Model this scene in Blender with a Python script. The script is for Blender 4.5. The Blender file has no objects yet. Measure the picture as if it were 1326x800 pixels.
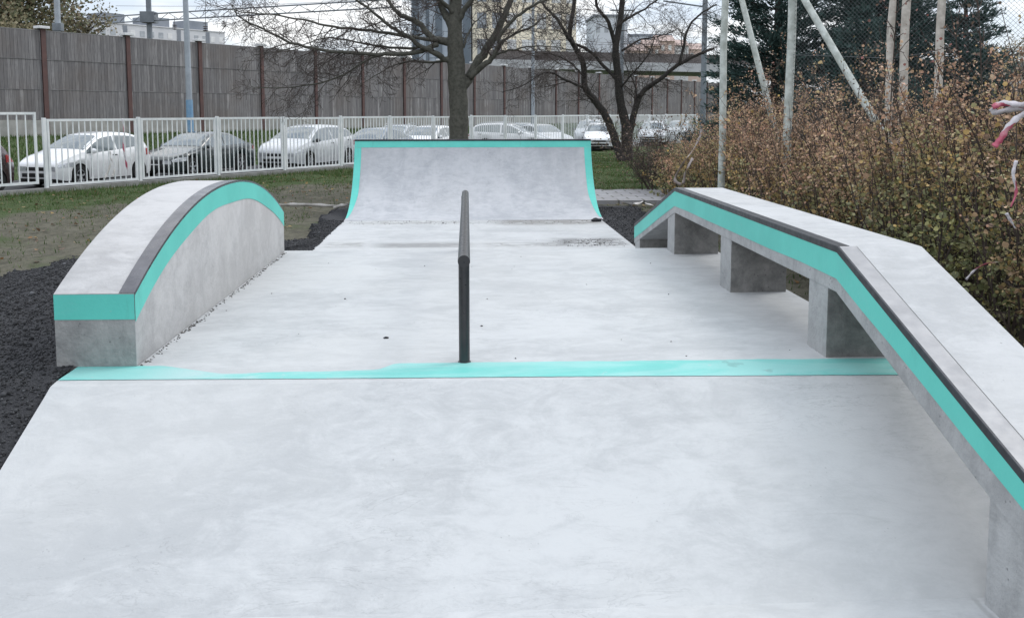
import bpy, bmesh, math, random
import numpy as np
from mathutils import Vector, Matrix
R = math.radians
rnd = random.Random(7)
rng = np.random.default_rng(7)
scene = bpy.context.scene
COL = scene.collection

# ------------------------------------------------------------------ camera maths
F, HC, HOR, PP, VX = 1200.0, 2.1, 145.0, 115.0, 602.0
PITCH = math.atan(PP / F); CX, CY = 663.0, HOR + PP
YAW = math.atan((CX - VX) / math.hypot(F, PP))
_f = Vector((math.sin(YAW)*math.cos(PITCH), math.cos(YAW)*math.cos(PITCH), -math.sin(PITCH)))
_r = Vector((math.cos(YAW), -math.sin(YAW), 0)); _u = _r.cross(_f)
def at(px, py, Y):
    d = _f*F + _r*(px-CX) - _u*(py-CY)
    return Vector((0, 0, HC)) + d*(Y/d.y)
def ground_at(px, py, z=0.0):
    d = _f*F + _r*(px-CX) - _u*(py-CY)
    return Vector((0, 0, HC)) + d*((z-HC)/d.z)

# ------------------------------------------------------------------ helpers
def tag(o, label=None, cat=None, group=None, kind=None):
    if label: o['label'] = label
    if cat: o['category'] = cat
    if group: o['group'] = group
    if kind: o['kind'] = kind
    return o
def empty(name, loc=(0, 0, 0), rz=0.0, label=None, cat=None, group=None):
    o = bpy.data.objects.new(name, None); COL.objects.link(o)
    o.location = loc; o.rotation_euler = (0, 0, rz); o.empty_display_size = .2
    return tag(o, label, cat, group)
def link(name, me, m, parent=None, smooth=False, angle=None):
    o = bpy.data.objects.new(name, me); COL.objects.link(o)
    if m is not None:
        for k in (m if isinstance(m, (list, tuple)) else [m]): me.materials.append(k)
    if parent is not None: o.parent = parent
    if smooth:
        me.polygons.foreach_set('use_smooth', [True]*len(me.polygons))
        if angle: me.set_sharp_from_angle(angle=R(angle))
    return o
class MB:
    def __init__(s): s.v = []; s.f = []
    def add(s, vs, fs):
        b = len(s.v); s.v += [tuple(v) for v in vs]; s.f += [tuple(b+i for i in f) for f in fs]
    def box(s, x0, x1, y0, y1, z0, z1, bev=0.0):
        if bev <= 0:
            s.add([(x0,y0,z0),(x1,y0,z0),(x1,y1,z0),(x0,y1,z0),(x0,y0,z1),(x1,y0,z1),(x1,y1,z1),(x0,y1,z1)],
                  [(0,3,2,1),(4,5,6,7),(0,1,5,4),(1,2,6,5),(2,3,7,6),(3,0,4,7)])
        else:
            bm = bmesh.new(); bmesh.ops.create_cube(bm, size=1)
            for v in bm.verts:
                v.co = Vector(((x0+x1)/2+v.co.x*(x1-x0), (y0+y1)/2+v.co.y*(y1-y0), (z0+z1)/2+v.co.z*(z1-z0)))
            bmesh.ops.bevel(bm, geom=bm.edges[:], offset=bev, segments=2, affect='EDGES', profile=.6)
            s.bm(bm)
    def bm(s, bm):
        bm.verts.index_update()
        s.add([v.co for v in bm.verts], [[v.index for v in f.verts] for f in bm.faces]); bm.free()
    def tube(s, pts, rad, n=6, cap=True):
        pts = [Vector(p) for p in pts]
        if not isinstance(rad, (list, tuple)): rad = [rad]*len(pts)
        t0 = (pts[1]-pts[0]).normalized()
        a = t0.orthogonal().normalized(); vs = []
        for i, p in enumerate(pts):
            t = (pts[min(i+1, len(pts)-1)]-pts[max(i-1, 0)])
            t = t.normalized() if t.length > 1e-9 else t0
            a = (a - t*a.dot(t)); a = a.normalized() if a.length > 1e-6 else t.orthogonal().normalized()
            b = t.cross(a)
            for k in range(n):
                q = 2*math.pi*k/n
                vs.append(p+(a*math.cos(q)+b*math.sin(q))*rad[i])
        fs = [(i*n+k, i*n+(k+1) % n, (i+1)*n+(k+1) % n, (i+1)*n+k) for i in range(len(pts)-1) for k in range(n)]
        if cap:
            fs.append(tuple(range(n-1, -1, -1))); fs.append(tuple((len(pts)-1)*n+k for k in range(n)))
        s.add(vs, fs)
    def prism(s, poly, x0, x1, bev=0.0):
        """polygon in (y,z), extruded along x"""
        n = len(poly)
        bm = bmesh.new()
        A = [bm.verts.new((x0, y, z)) for y, z in poly]; B = [bm.verts.new((x1, y, z)) for y, z in poly]
        bm.faces.new(A); bm.faces.new(B[::-1])
        for i in range(n): bm.faces.new((A[(i+1) % n], A[i], B[i], B[(i+1) % n]))
        bmesh.ops.recalc_face_normals(bm, faces=bm.faces[:])
        if bev: bmesh.ops.bevel(bm, geom=[e for e in bm.edges if e.calc_face_angle(0) > .3], offset=bev, segments=2, affect='EDGES', profile=.6)
        s.bm(bm)
    def lathe(s, prof, n=20, axis='y', c=(0, 0, 0)):
        vs = []
        for (r, h) in prof:
            for k in range(n):
                q = 2*math.pi*k/n
                p = (r*math.cos(q), h, r*math.sin(q)) if axis == 'y' else (r*math.cos(q), r*math.sin(q), h)
                vs.append((p[0]+c[0], p[1]+c[1], p[2]+c[2]))
        s.add(vs, [(i*n+k, i*n+(k+1) % n, (i+1)*n+(k+1) % n, (i+1)*n+k) for i in range(len(prof)-1) for k in range(n)])
    def build(s, name, m, parent=None, smooth=False, angle=None, world=True):
        off = Vector(parent.location) if (parent is not None and world and parent.parent is None) else Vector((0, 0, 0))
        if parent is not None and world and parent.parent is not None: off = Vector(parent.parent.location)
        me = bpy.data.meshes.new(name)
        me.from_pydata([tuple(Vector(v)-off) for v in s.v], [], s.f); me.update()
        return link(name, me, m, parent, smooth, angle)
def np_mesh(name, V, Fc, m, parent=None, cols=None, smooth=False):
    V = np.asarray(V, np.float32); Fc = np.asarray(Fc, np.int32)
    if parent is not None: V = V - np.array(parent.location, np.float32)
    me = bpy.data.meshes.new(name)
    k = Fc.shape[1]
    me.vertices.add(len(V)); me.vertices.foreach_set('co', V.ravel())
    me.loops.add(Fc.size); me.loops.foreach_set('vertex_index', Fc.ravel())
    me.polygons.add(len(Fc)); me.polygons.foreach_set('loop_start', np.arange(0, Fc.size, k, dtype=np.int32))
    me.update(calc_edges=True)
    if cols is not None:
        ca = me.color_attributes.new('Col', 'FLOAT_COLOR', 'POINT')
        c4 = np.ones((len(V), 4), np.float32); c4[:, :3] = cols; ca.data.foreach_set('color', c4.ravel())
    return link(name, me, m, parent, smooth)

# ------------------------------------------------------------------ materials
class NT:
    def __init__(s, name):
        s.m = bpy.data.materials.new(name); s.m.use_nodes = True
        s.t = s.m.node_tree; s.t.nodes.clear()
        s.out = s.n('ShaderNodeOutputMaterial')
        s.tc = s.n('ShaderNodeTexCoord')
    def n(s, t, **kw):
        o = s.t.nodes.new(t)
        for k, v in kw.items(): setattr(o, k, v)
        return o
    def set(s, sock, v):
        if isinstance(v, bpy.types.NodeSocket): s.t.links.new(v, sock)
        elif hasattr(sock.default_value, '__len__') and not hasattr(v, '__len__'): sock.default_value = (v, v, v)
        elif hasattr(v, '__len__') and len(sock.default_value) == 4 and len(v) == 3: sock.default_value = (*v, 1)
        else: sock.default_value = v
    def math(s, op, a, b=0.0, clamp=False):
        o = s.n('ShaderNodeMath', operation=op, use_clamp=clamp); s.set(o.inputs[0], a); s.set(o.inputs[1], b); return o.outputs[0]
    def mapping(s, vec=None, scale=(1, 1, 1), loc=(0, 0, 0)):
        o = s.n('ShaderNodeMapping'); s.set(o.inputs['Vector'], vec if vec is not None else s.tc.outputs['Object'])
        s.set(o.inputs['Scale'], scale); s.set(o.inputs['Location'], loc); return o.outputs[0]
    def noise(s, scale=5, detail=4, rough=.55, vec=None, dist=0.0):
        o = s.n('ShaderNodeTexNoise'); s.set(o.inputs['Vector'], vec if vec is not None else s.tc.outputs['Object'])
        s.set(o.inputs['Scale'], scale); s.set(o.inputs['Detail'], detail); s.set(o.inputs['Roughness'], rough); s.set(o.inputs['Distortion'], dist)
        return o.outputs['Fac']
    def ramp(s, fac, lo, hi, a=0.0, b=1.0):
        o = s.n('ShaderNodeMapRange', interpolation_type='SMOOTHSTEP'); s.set(o.inputs[0], fac)
        for i, v in enumerate((lo, hi, a, b)): s.set(o.inputs[i+1], v)
        return o.outputs[0]
    def mix(s, fac, a, b, mode='MIX'):
        o = s.n('ShaderNodeMix', data_type='RGBA', blend_type=mode)
        s.set(o.inputs[0], fac); s.set(o.inputs[6], a); s.set(o.inputs[7], b); return o.outputs[2]
    def xyz(s, vec=None):
        o = s.n('ShaderNodeSeparateXYZ'); s.set(o.inputs[0], vec if vec is not None else s.tc.outputs['Object']); return o.outputs
    def bump(s, h, strength=.3, dist=.02):
        o = s.n('ShaderNodeBump'); s.set(o.inputs['Height'], h); s.set(o.inputs['Strength'], strength); s.set(o.inputs['Distance'], dist); return o.outputs[0]
    def finish(s, col, rough=.7, metal=0.0, normal=None, spec=.4, coat=0.0, **kw):
        p = s.n('ShaderNodeBsdfPrincipled')
        s.set(p.inputs['Base Color'], col); s.set(p.inputs['Roughness'], rough); s.set(p.inputs['Metallic'], metal)
        s.set(p.inputs['Specular IOR Level'], spec); s.set(p.inputs['Coat Weight'], coat)
        for k, v in kw.items(): s.set(p.inputs[k], v)
        if normal is not None: s.set(p.inputs['Normal'], normal)
        s.t.links.new(p.outputs[0], s.out.inputs[0]); return s.m
def simple(name, c1, c2=None, scale=6, rough=.7, metal=0, bump=0.0, bscale=60, spec=.4, coat=0.0, bdist=.01):
    t = NT(name)
    c2 = c2 or tuple(x*.8 for x in c1)
    f = t.ramp(t.noise(scale, 6, .6), .3, .7)
    col = t.mix(f, c1, c2)
    nrm = t.bump(t.noise(bscale, 4), bump, bdist) if bump else None
    rr = t.ramp(t.noise(scale*2.3, 3), .3, .7, max(rough-.06, .03), min(rough+.06, 1))
    return t.finish(col, rr, metal, nrm, spec, coat)
def concrete(name, light, dark, streak=(.6, 2.2, 2.2), stains=(), patches=(), seams=(), seamsx=(), rough=.78, cracks=True, mott=1.0, bumpy=.25):
    t = NT(name)
    n1 = t.noise(.75, 5, .55, dist=.4)
    n2 = t.noise(1.4, 7, .62, vec=t.mapping(scale=streak), dist=.6)
    n3 = t.noise(7, 6, .65, dist=.3)
    n4 = t.noise(70, 3, .6)
    n5 = t.noise(3.6, 8, .72, vec=t.mapping(scale=(.8, 1.3, 1.3), loc=(11, 5, 2)), dist=1.1)
    n6 = t.noise(24, 5, .7, vec=t.mapping(scale=(.45, 1.2, 1.2)), dist=.5)
    f = t.math('ADD', t.math('MULTIPLY', n1, .30), t.math('MULTIPLY', n2, .26))
    f = t.math('ADD', f, t.math('MULTIPLY', n5, .34)); f = t.math('ADD', f, t.math('MULTIPLY', n3, .12)); f = t.math('ADD', f, t.math('MULTIPLY', n6, .13)); f = t.math('ADD', f, t.math('MULTIPLY', n4, .06))
    fac = t.ramp(f, .505, .705, 0, mott)
    col = t.mix(fac, dark, light)
    col = t.mix(t.ramp(t.noise(.55, 4, .5, vec=t.mapping(loc=(4, 9, 3))), .42, .64, 0, .35), col, tuple(x*k for x, k in zip(light, (1.0, .985, .96))))
    sp = t.n('ShaderNodeTexVoronoi'); t.set(sp.inputs['Scale'], 38.0); t.set(sp.inputs['Vector'], t.tc.outputs['Object'])
    col = t.mix(t.math('MULTIPLY', t.ramp(sp.outputs['Distance'], .10, .2, 1, 0), t.ramp(t.noise(5.2, 3), .60, .72, 0, .45)), col, tuple(x*.55 for x in dark))
    # trowel scratches, thin darker smears
    sm = t.ramp(t.noise(2.1, 8, .7, vec=t.mapping(scale=(streak[0]*.9, streak[1]*1.6, streak[2]*1.6), loc=(3, 7, 1)), dist=1.0), .60, .76, 0, .38)
    col = t.mix(sm, col, tuple(x*.72 for x in dark))
    # pores
    vo = t.n('ShaderNodeTexVoronoi'); t.set(vo.inputs['Scale'], 9.0); t.set(vo.inputs['Vector'], t.tc.outputs['Object'])
    po = t.math('MULTIPLY', t.ramp(vo.outputs['Distance'], .03, .07, 1, 0), t.ramp(t.noise(3.1, 3), .55, .66))
    col = t.mix(t.math('MULTIPLY', po, .5), col, tuple(x*.45 for x in dark))
    X = t.xyz()
    for (cx, cy, wx, wy, amt, c, th) in stains:
        nz = t.noise(2.6, 7, .65, vec=t.mapping(scale=(.9, 3.2, 1), loc=(cx*3, cy, 0)), dist=1.2)
        mx = t.ramp(t.math('ABSOLUTE', t.math('SUBTRACT', X[0], cx)), wx*.5, wx, 1, 0)
        my = t.ramp(t.math('ABSOLUTE', t.math('SUBTRACT', X[1], cy)), wy*.4, wy, 1, 0)
        k = t.math('MULTIPLY', t.math('MULTIPLY', mx, my), t.ramp(nz, th, th+.05))
        col = t.mix(t.math('MULTIPLY', k, amt), col, c)
    for (cx, cy, wx, wy, amt, c) in patches:
        nz = t.math('MULTIPLY', t.math('SUBTRACT', t.noise(4, 5), .5), .35)
        mx = t.ramp(t.math('ADD', t.math('ABSOLUTE', t.math('SUBTRACT', X[0], cx)), nz), wx-.03, wx+.01, 1, 0)
        my = t.ramp(t.math('ADD', t.math('ABSOLUTE', t.math('SUBTRACT', X[1], cy)), nz), wy-.05, wy+.01, 1, 0)
        col = t.mix(t.math('MULTIPLY', t.math('MULTIPLY', mx, my), amt), col, c)
    # trowel scratches and hairline cracks
    for (sc, vec, lo_, hi_, amt) in ((1.5, (1.0, 2.6, 2.6), .0, .012, .34), (4.0, (.55, 2.0, 2.0), .0, .016, .22)):
        r_ = t.math('ABSOLUTE', t.math('SUBTRACT', t.noise(sc, 5, .62, vec=t.mapping(scale=vec, loc=(sc, 2*sc, 5)), dist=1.6), .5))
        k_ = t.math('MULTIPLY', t.ramp(r_, lo_, hi_, 1, 0), t.ramp(t.noise(.9, 4, vec=t.mapping(loc=(sc*3, 1, 8))), .50, .66, 0, amt))
        col = t.mix(k_, col, tuple(x*.55 for x in dark))
    for (y0, y1, cx, hw_, amt) in seamsx:
        d = t.math('ABSOLUTE', t.math('ADD', t.math('SUBTRACT', X[0], cx), t.math('MULTIPLY', t.math('SUBTRACT', t.noise(6, 5, .7), .5), .07)))
        kx = t.math('MULTIPLY', t.ramp(X[1], y0, y0+.1), t.ramp(X[1], y1-.1, y1, 1, 0))
        kk = t.math('MULTIPLY', t.math('MULTIPLY', t.ramp(d, hw_*.25, hw_, 1, 0), kx), t.ramp(t.noise(3.5, 5), .36, .56))
        col = t.mix(t.math('MULTIPLY', kk, amt), col, (.12, .115, .105))
    for (x0, x1, cy, hw_, amt) in seams:
        nz = t.math('MULTIPLY', t.math('SUBTRACT', t.noise(3.3, 4), .5), .05)
        d = t.math('ABSOLUTE', t.math('ADD', t.math('SUBTRACT', X[1], cy), nz))
        kx = t.math('MULTIPLY', t.ramp(X[0], x0, x0+.15), t.ramp(X[0], x1-.15, x1, 1, 0))
        kk = t.math('MULTIPLY', t.math('MULTIPLY', t.ramp(d, hw_*.4, hw_, 1, 0), kx), t.ramp(t.noise(1.7, 5), .40, .56))
        col = t.mix(t.math('MULTIPLY', kk, amt), col, (.14, .14, .14))
    h = t.math('ADD', t.math('MULTIPLY', n5, .6), t.math('MULTIPLY', n4, .35))
    return t.finish(col, t.ramp(n2, .3, .7, rough-.12, rough+.08), 0, t.bump(h, bumpy, .012), .35)

CONC_L, CONC_D = (.485, .500, .506), (.372, .386, .394)
m_deck = concrete('deck_concrete', CONC_L, CONC_D,
    stains=[(-1.55, 9.3, .4, .35, .75, (.20, .20, .195), .46), (.75, 8.2, .35, .35, .6, (.24, .24, .24), .50), (1.9, 9.7, .8, .35, .75, (.17, .17, .168), .47),
            (1.6, 5.72, 1.3, .22, .8, (.19, .19, .19), .46), (.25, 5.9, .8, .16, .6, (.23, .23, .23), .50), (-.9, 7.6, .6, .3, .5, (.25, .25, .25), .54), (-1.5, 5.6, .5, .2, .6, (.2, .2, .19), .5)],
    patches=[(-1.35, 8.4, .36, .85, .85, (.545, .55, .553)), (1.2, 5.95, .38, .26, .8, (.535, .54, .543)), (.9, 8.3, .8, .9, .4, (.53, .535, .54)), (-1.1, 6.0, .6, .3, .5, (.53, .535, .54))],
    seams=[(-1.7, 2.2, 5.66, .016, .7), (.9, 2.7, 10.03, .05, .6), (-2.0, .2, 9.75, .03, .5)], seamsx=[(5.4, 10.0, -1.925, .045, .75), (5.45, 5.8, 2.19, .03, .6), (7.5, 7.9, 2.19, .03, .6)])
m_floor = concrete('floor_concrete', CONC_L, CONC_D,
    stains=[(1.6, 17.6, 1.3, .75, .85, (.20, .195, .185), .40), (-.9, 17.5, 1.6, .3, .6, (.23, .23, .22), .46), (-.65, 14.5, .95, .36, .65, (.17, .17, .168), .37), (2.0, 14.75, .75, .6, .75, (.11, .11, .108), .42), (.9, 14.5, .8, .3, .7, (.21, .21, .205), .46), (-1.9, 14.6, .4, .4, .6, (.22, .22, .21), .45)],
    seams=[(-2.4, 2.7, 17.8, .05, .7)], seamsx=[(3, 4.2, 2.18, .02, .25)])
m_pipe = concrete('quarter_concrete', (.45, .462, .482), (.33, .345, .368), streak=(2.4, .8, .5), patches=[(.50, 19.6, .80, .95, .60, (.31, .325, .335)), (-1.3, 19.6, .55, .8, .35, (.40, .39, .40)), (2.0, 19.5, .5, .8, .3, (.36, .36, .37)), (-.6, 18.6, 1.2, .5, .35, (.47, .48, .485))])
m_hub = concrete('arch_ledge_concrete', (.47, .47, .472), (.33, .33, .333), streak=(1, 1.4, 1.0), bumpy=.35)
m_led = concrete('kink_ledge_concrete', (.470, .482, .488), (.36, .371, .378), streak=(2.0, .7, .9), bumpy=.3)
def raw_concrete(name, a, b):
    t = NT(name); n = t.noise(3.2, 8, .68, dist=.7); n2 = t.noise(11, 6, .7, dist=.4); st = t.noise(2, 6, .6, vec=t.mapping(scale=(3.0, 3.0, .5)))
    f = t.math('ADD', t.math('MULTIPLY', n, .5), t.math('ADD', t.math('MULTIPLY', n2, .3), t.math('MULTIPLY', st, .2)))
    col = t.mix(t.ramp(f, .36, .62), b, a)
    vo = t.n('ShaderNodeTexVoronoi'); t.set(vo.inputs['Scale'], 26.0); t.set(vo.inputs['Vector'], t.tc.outputs['Object'])
    col = t.mix(t.math('MULTIPLY', t.ramp(vo.outputs['Distance'], .10, .2, 1, 0), t.ramp(t.noise(4, 3), .48, .6, 0, .6)), col, tuple(x*.4 for x in b))
    return t.finish(col, .88, 0, t.bump(t.math('ADD', n2, t.noise(50)), .5, .012), .3)
m_side_shade = raw_concrete('shaded_side_concrete', (.40, .408, .412), (.27, .277, .28))  # darker than the top: side and underside shade put into the colour
m_raw_shade = raw_concrete('raw_shaded_concrete', (.36, .36, .355), (.21, .212, .212))  # raw formed finish, with end-face shade put into its colour too
m_raw_shade2 = raw_concrete('raw_shaded_wall', (.27, .265, .255), (.13, .13, .128))  # rough cross-wall finish; the shade on its end faces is painted in as well
def band_paint():
    t = NT('teal_paint')
    col = t.mix(t.ramp(t.noise(1.3, 6, .6), .35, .65), (.112, .550, .475), (.092, .485, .420))
    col = t.mix(t.ramp(t.noise(5, 7, .7, dist=.8), .52, .72, 0, .30), col, (.16, .52, .48))
    ch = t.math('MULTIPLY', t.ramp(t.noise(26, 6, .72), .665, .69), t.ramp(t.noise(1.6, 3), .48, .6)); col = t.mix(t.math('MULTIPLY', ch, .8), col, (.34, .35, .35))
    gr_ = t.ramp(t.noise(3.1, 6, .65, vec=t.mapping(scale=(3, 1, .5))), .58, .74, 0, .28); col = t.mix(gr_, col, (.07, .22, .20))
    return t.finish(col, .5, 0, t.bump(t.noise(45), .12, .01))
m_teal = band_paint()
def worn_teal():
    t = NT('worn_teal_paint'); X = t.xyz()
    n = t.noise(1.0, 7, .6, vec=t.mapping(scale=(1, 3.0, 1)), dist=.8)
    thin = t.ramp(t.math('ABSOLUTE', t.math('ADD', X[0], 1.15)), .25, .85, 1, .10)
    f = t.math('MULTIPLY', t.ramp(n, .36, .60, .15, 1.0), thin)
    col = t.mix(t.ramp(t.noise(3, 5), .3, .7), (.135, .50, .455), (.11, .45, .41))
    col = t.mix(t.ramp(n, .40, .62, .0, .42), col, (.36, .60, .58))
    col = t.mix(t.math('MULTIPLY', f, .8), col, (.43, .52, .525))
    col = t.mix(t.ramp(t.noise(13, 6, .7), .62, .70, 0, .7), col, (.42, .46, .47))
    X2 = t.math('MULTIPLY', t.ramp(X[0], 1.3, 1.5), t.ramp(t.noise(4, 5), .60, .64)); col = t.mix(t.math('MULTIPLY', X2, .30), col, (.08, .14, .14))
    return t.finish(col, .5, 0, t.bump(t.noise(60), .15, .01))
m_tealw = worn_teal()
m_steel = simple('dark_steel', (.055, .06, .068), (.035, .038, .042), 9, .42, .7, bump=.05)
m_steel_sky = simple('sky_bright_steel', (.33, .335, .345), (.25, .255, .265), 5, .55, .3, bump=.04)  # same steel as the edge, sky reflection on the slope painted as lighter grey
m_trim0 = simple('dark_sealant', (.03, .03, .032), None, 9, .7)
m_archsteel = simple('arch_edge_steel', (.16, .16, .172), (.11, .11, .12), 6, .30, .8, bump=.04)
m_black = simple('black_rail_paint', (.018, .019, .022), (.028, .028, .03), 12, .33, 0, bump=.04, spec=.6)
m_white = simple('white_fence_paint', (.74, .76, .765), (.62, .655, .665), 3, .5, bump=.05)
m_kerb = simple('kerb_concrete', (.27, .27, .26), (.19, .19, .18), 4, .85, bump=.4, bscale=40)

def leafmat(name, trans=.25, rough=.6):
    t = NT(name)
    a = t.n('ShaderNodeAttribute', attribute_name='Col')
    d = t.n('ShaderNodeBsdfPrincipled'); t.set(d.inputs['Base Color'], a.outputs['Color']); t.set(d.inputs['Roughness'], rough); t.set(d.inputs['Specular IOR Level'], .3)
    tr = t.n('ShaderNodeBsdfTranslucent'); t.set(tr.inputs['Color'], a.outputs['Color'])
    mx = t.n('ShaderNodeMixShader'); t.set(mx.inputs[0], trans)
    t.t.links.new(d.outputs[0], mx.inputs[1]); t.t.links.new(tr.outputs[0], mx.inputs[2]); t.t.links.new(mx.outputs[0], t.out.inputs[0])
    return t.m
m_leaf = leafmat('leaves', .28, .48); m_needle = leafmat('needles', .1, .7); m_grass = leafmat('grass_blades', .2, .7); m_stone = leafmat('gravel_stones', 0, .85)
m_bark = simple('grey_green_bark', (.10, .098, .082), (.055, .056, .046), 14, .9, bump=.6, bscale=30)
m_bark2 = simple('dark_bark', (.045, .04, .036), (.022, .02, .019), 12, .9, bump=.6, bscale=25)
m_twig = simple('twigs', (.075, .062, .055), (.045, .036, .033), 5, .9)
m_cane = simple('shrub_canes', (.085, .065, .055), (.045, .035, .03), 5, .9)

def ground_mat():
    t = NT('ground_soil'); X = t.xyz()
    n = t.math('ADD', t.math('MULTIPLY', t.math('ADD', X[0], 9.42), -.826), t.math('MULTIPLY', t.math('SUBTRACT', X[1], 27.36), .563))
    nb = t.noise(.55, 6, .6); nf = t.noise(9, 6, .7); nm = t.noise(2.5, 5, .6)
    dirt = t.mix(t.ramp(nf, .3, .7), (.125, .118, .088), (.062, .060, .045))
    dirt = t.mix(t.ramp(nm, .45, .65, 0, .5), dirt, (.155, .148, .115))
    grass = t.mix(t.ramp(nf, .35, .65), (.042, .075, .024), (.075, .09, .04))
    band = t.math('MULTIPLY', t.ramp(n, -5.5, -2.4), t.ramp(n, 0.2, .6, 1, 0))
    lawn = t.math('MULTIPLY', t.ramp(X[0], 2.6, 3.4), t.ramp(X[1], 24, 25.5))
    k = t.math('MAXIMUM', band, lawn)
    k = t.math('ADD', k, t.math('MULTIPLY', t.math('SUBTRACT', nb, .47), 2.2))
    col = t.mix(t.ramp(k, .15, .6), dirt, grass)
    return t.finish(col, .95, 0, t.bump(t.math('ADD', nf, t.noise(45, 4)), .7, .05), .2)
m_ground = ground_mat()
m_bank = simple('bank_turf', (.050, .085, .030), (.085, .105, .045), 1.3, .95, bump=.8, bscale=12, bdist=.08)
m_asph = simple('asphalt', (.060, .061, .064), (.045, .046, .048), 3, .9, bump=.4, bscale=90)
m_gravelbase = simple('gravel_bed', (.026, .027, .030), (.046, .047, .052), 55, .95, bump=1.0, bscale=70, bdist=.03)

# ------------------------------------------------------------------ camera, world, sun
cam = bpy.data.cameras.new('camera'); co = bpy.data.objects.new('camera', cam); COL.objects.link(co)
cam.sensor_fit = 'HORIZONTAL'; cam.sensor_width = 36; cam.lens = 36*F/1326
cam.shift_y = -(400-CY)/1326.0; cam.clip_start = .05; cam.clip_end = 6000
co.location = (0, 0, HC)
co.matrix_world = Matrix.Translation((0, 0, HC)) @ Matrix((_r, _u, -_f)).transposed().to_4x4()
scene.camera = co

SUN_EL, SUN_AZ = R(48), R(62)     # azimuth measured from +Y towards +X
w = bpy.data.worlds.new('World'); scene.world = w; w.use_nodes = True
wt = w.node_tree; wt.nodes.clear()
def wn(t, **k):
    o = wt.nodes.new(t)
    for a, b in k.items(): setattr(o, a, b)
    return o
sky = wn('ShaderNodeTexSky', sky_type='NISHITA', sun_disc=False, sun_elevation=SUN_EL, sun_rotation=SUN_AZ)
tc = wn('ShaderNodeTexCoord'); mp = wn('ShaderNodeMapping'); mp.inputs['Scale'].default_value = (3.0, 3.0, 9.0)
nz = wn('ShaderNodeTexNoise'); nz.inputs['Scale'].default_value = 1.6; nz.inputs['Detail'].default_value = 6; nz.inputs['Roughness'].default_value = .55
mr = wn('ShaderNodeMapRange'); mr.inputs[1].default_value = .38; mr.inputs[2].default_value = .66; mr.inputs[3].default_value = .72; mr.inputs[4].default_value = 1.0
mx = wn('ShaderNodeMix', data_type='RGBA'); cl = wn('ShaderNodeMix', data_type='RGBA')
cl.inputs[6].default_value = (5.9, 6.5, 7.5, 1); cl.inputs[7].default_value = (8.7, 8.75, 8.8, 1)
bg = wn('ShaderNodeBackground'); bg.inputs['Strength'].default_value = .1; wo = wn('ShaderNodeOutputWorld')
L = wt.links.new
L(tc.outputs['Generated'], mp.inputs['Vector']); L(mp.outputs[0], nz.inputs['Vector']); L(nz.outputs['Fac'], mr.inputs[0])
cr = wn('ShaderNodeMapRange', interpolation_type='SMOOTHSTEP'); cr.inputs[1].default_value = .42; cr.inputs[2].default_value = .58; L(nz.outputs['Fac'], cr.inputs[0]); L(cr.outputs[0], cl.inputs[0]); L(mr.outputs[0], mx.inputs[0]); L(sky.outputs[0], mx.inputs[6]); L(cl.outputs[2], mx.inputs[7])
sx = wn('ShaderNodeSeparateXYZ'); L(tc.outputs['Generated'], sx.inputs[0])
gr = wn('ShaderNodeMapRange'); gr.inputs[1].default_value = 0.0; gr.inputs[2].default_value = 1.0; gr.inputs[3].default_value = 1.10; gr.inputs[4].default_value = 2.05
L(sx.outputs[2], gr.inputs[0]); mg = wn('ShaderNodeVectorMath', operation='SCALE'); L(mx.outputs[2], mg.inputs[0]); L(gr.outputs[0], mg.inputs['Scale'])
L(mg.outputs[0], bg.inputs['Color']); L(bg.outputs[0], wo.inputs[0])
sl = bpy.data.lights.new('sun', 'SUN'); sl.energy = 1.1; sl.angle = R(22); sl.color = (1, .965, .92)
so = bpy.data.objects.new('sun', sl); COL.objects.link(so)
sd = Vector((math.sin(SUN_AZ)*math.cos(SUN_EL), math.cos(SUN_AZ)*math.cos(SUN_EL), math.sin(SUN_EL)))
so.rotation_euler = sd.to_track_quat('Z', 'Y').to_euler(); so.location = (10, 10, 30)
scene.view_settings.view_transform = 'Standard'; scene.view_settings.look = 'None'
scene.view_settings.exposure = 0.27; scene.view_settings.gamma = 1.0
scene.view_settings.use_curve_mapping = False

# ------------------------------------------------------------------ fence-aligned frame
FA = R(55.7); FX, FY = -9.42, 27.36
fd = Vector((math.cos(FA), math.sin(FA), 0)); fn = Vector((-math.sin(FA), math.cos(FA), 0)); F0 = Vector((FX, FY, 0))
def sn(s, n, z=0): return F0 + fd*s + fn*n + Vector((0, 0, z))
def n_of(x, y): return (-math.sin(FA))*(x-FX) + math.cos(FA)*(y-FY)

# ------------------------------------------------------------------ ground
def vnoise(x, y, s=1.0, seed=0):
    """cheap smooth numpy noise"""
    x = np.asarray(x)*s; y = np.asarray(y)*s
    r = 0
    for i, (a, b, c, d, p) in enumerate(((1, .3, -.4, 1.1, .3), (1.9, -.8, .7, 2.1, 1.7), (-3.1, 2.2, 2.7, 3.3, 4.1), (5.3, 3.9, -4.7, 5.9, 2.2))):
        r = r + np.sin(a*x+b*y+p+seed)*np.sin(c*x+d*y+2*p+seed*1.7)/(1+i*.8)
    return r
def grid_obj(name, xs, ys, zf, m):
    Xg, Yg = np.meshgrid(xs, ys); Z = zf(Xg, Yg)
    nx, ny = len(xs), len(ys)
    V = np.stack([Xg.ravel(), Yg.ravel(), Z.ravel()], 1)
    i = np.arange(nx-1)[None, :]+np.arange(ny-1)[:, None]*nx; i = i.ravel()
    return np_mesh(name, V, np.stack([i, i+1, i+1+nx, i+nx], 1), m, smooth=True)
gx = np.concatenate([[-2500, -800, -300, -120, -60, -35], np.arange(-24, 24.01, .3), [35, 60, 120, 300, 800, 2500]])
gy = np.concatenate([[-2500, -800, -300, -100, -30], np.arange(-6, 50.01, .3), [60, 80, 120, 300, 800, 3000]])
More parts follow.
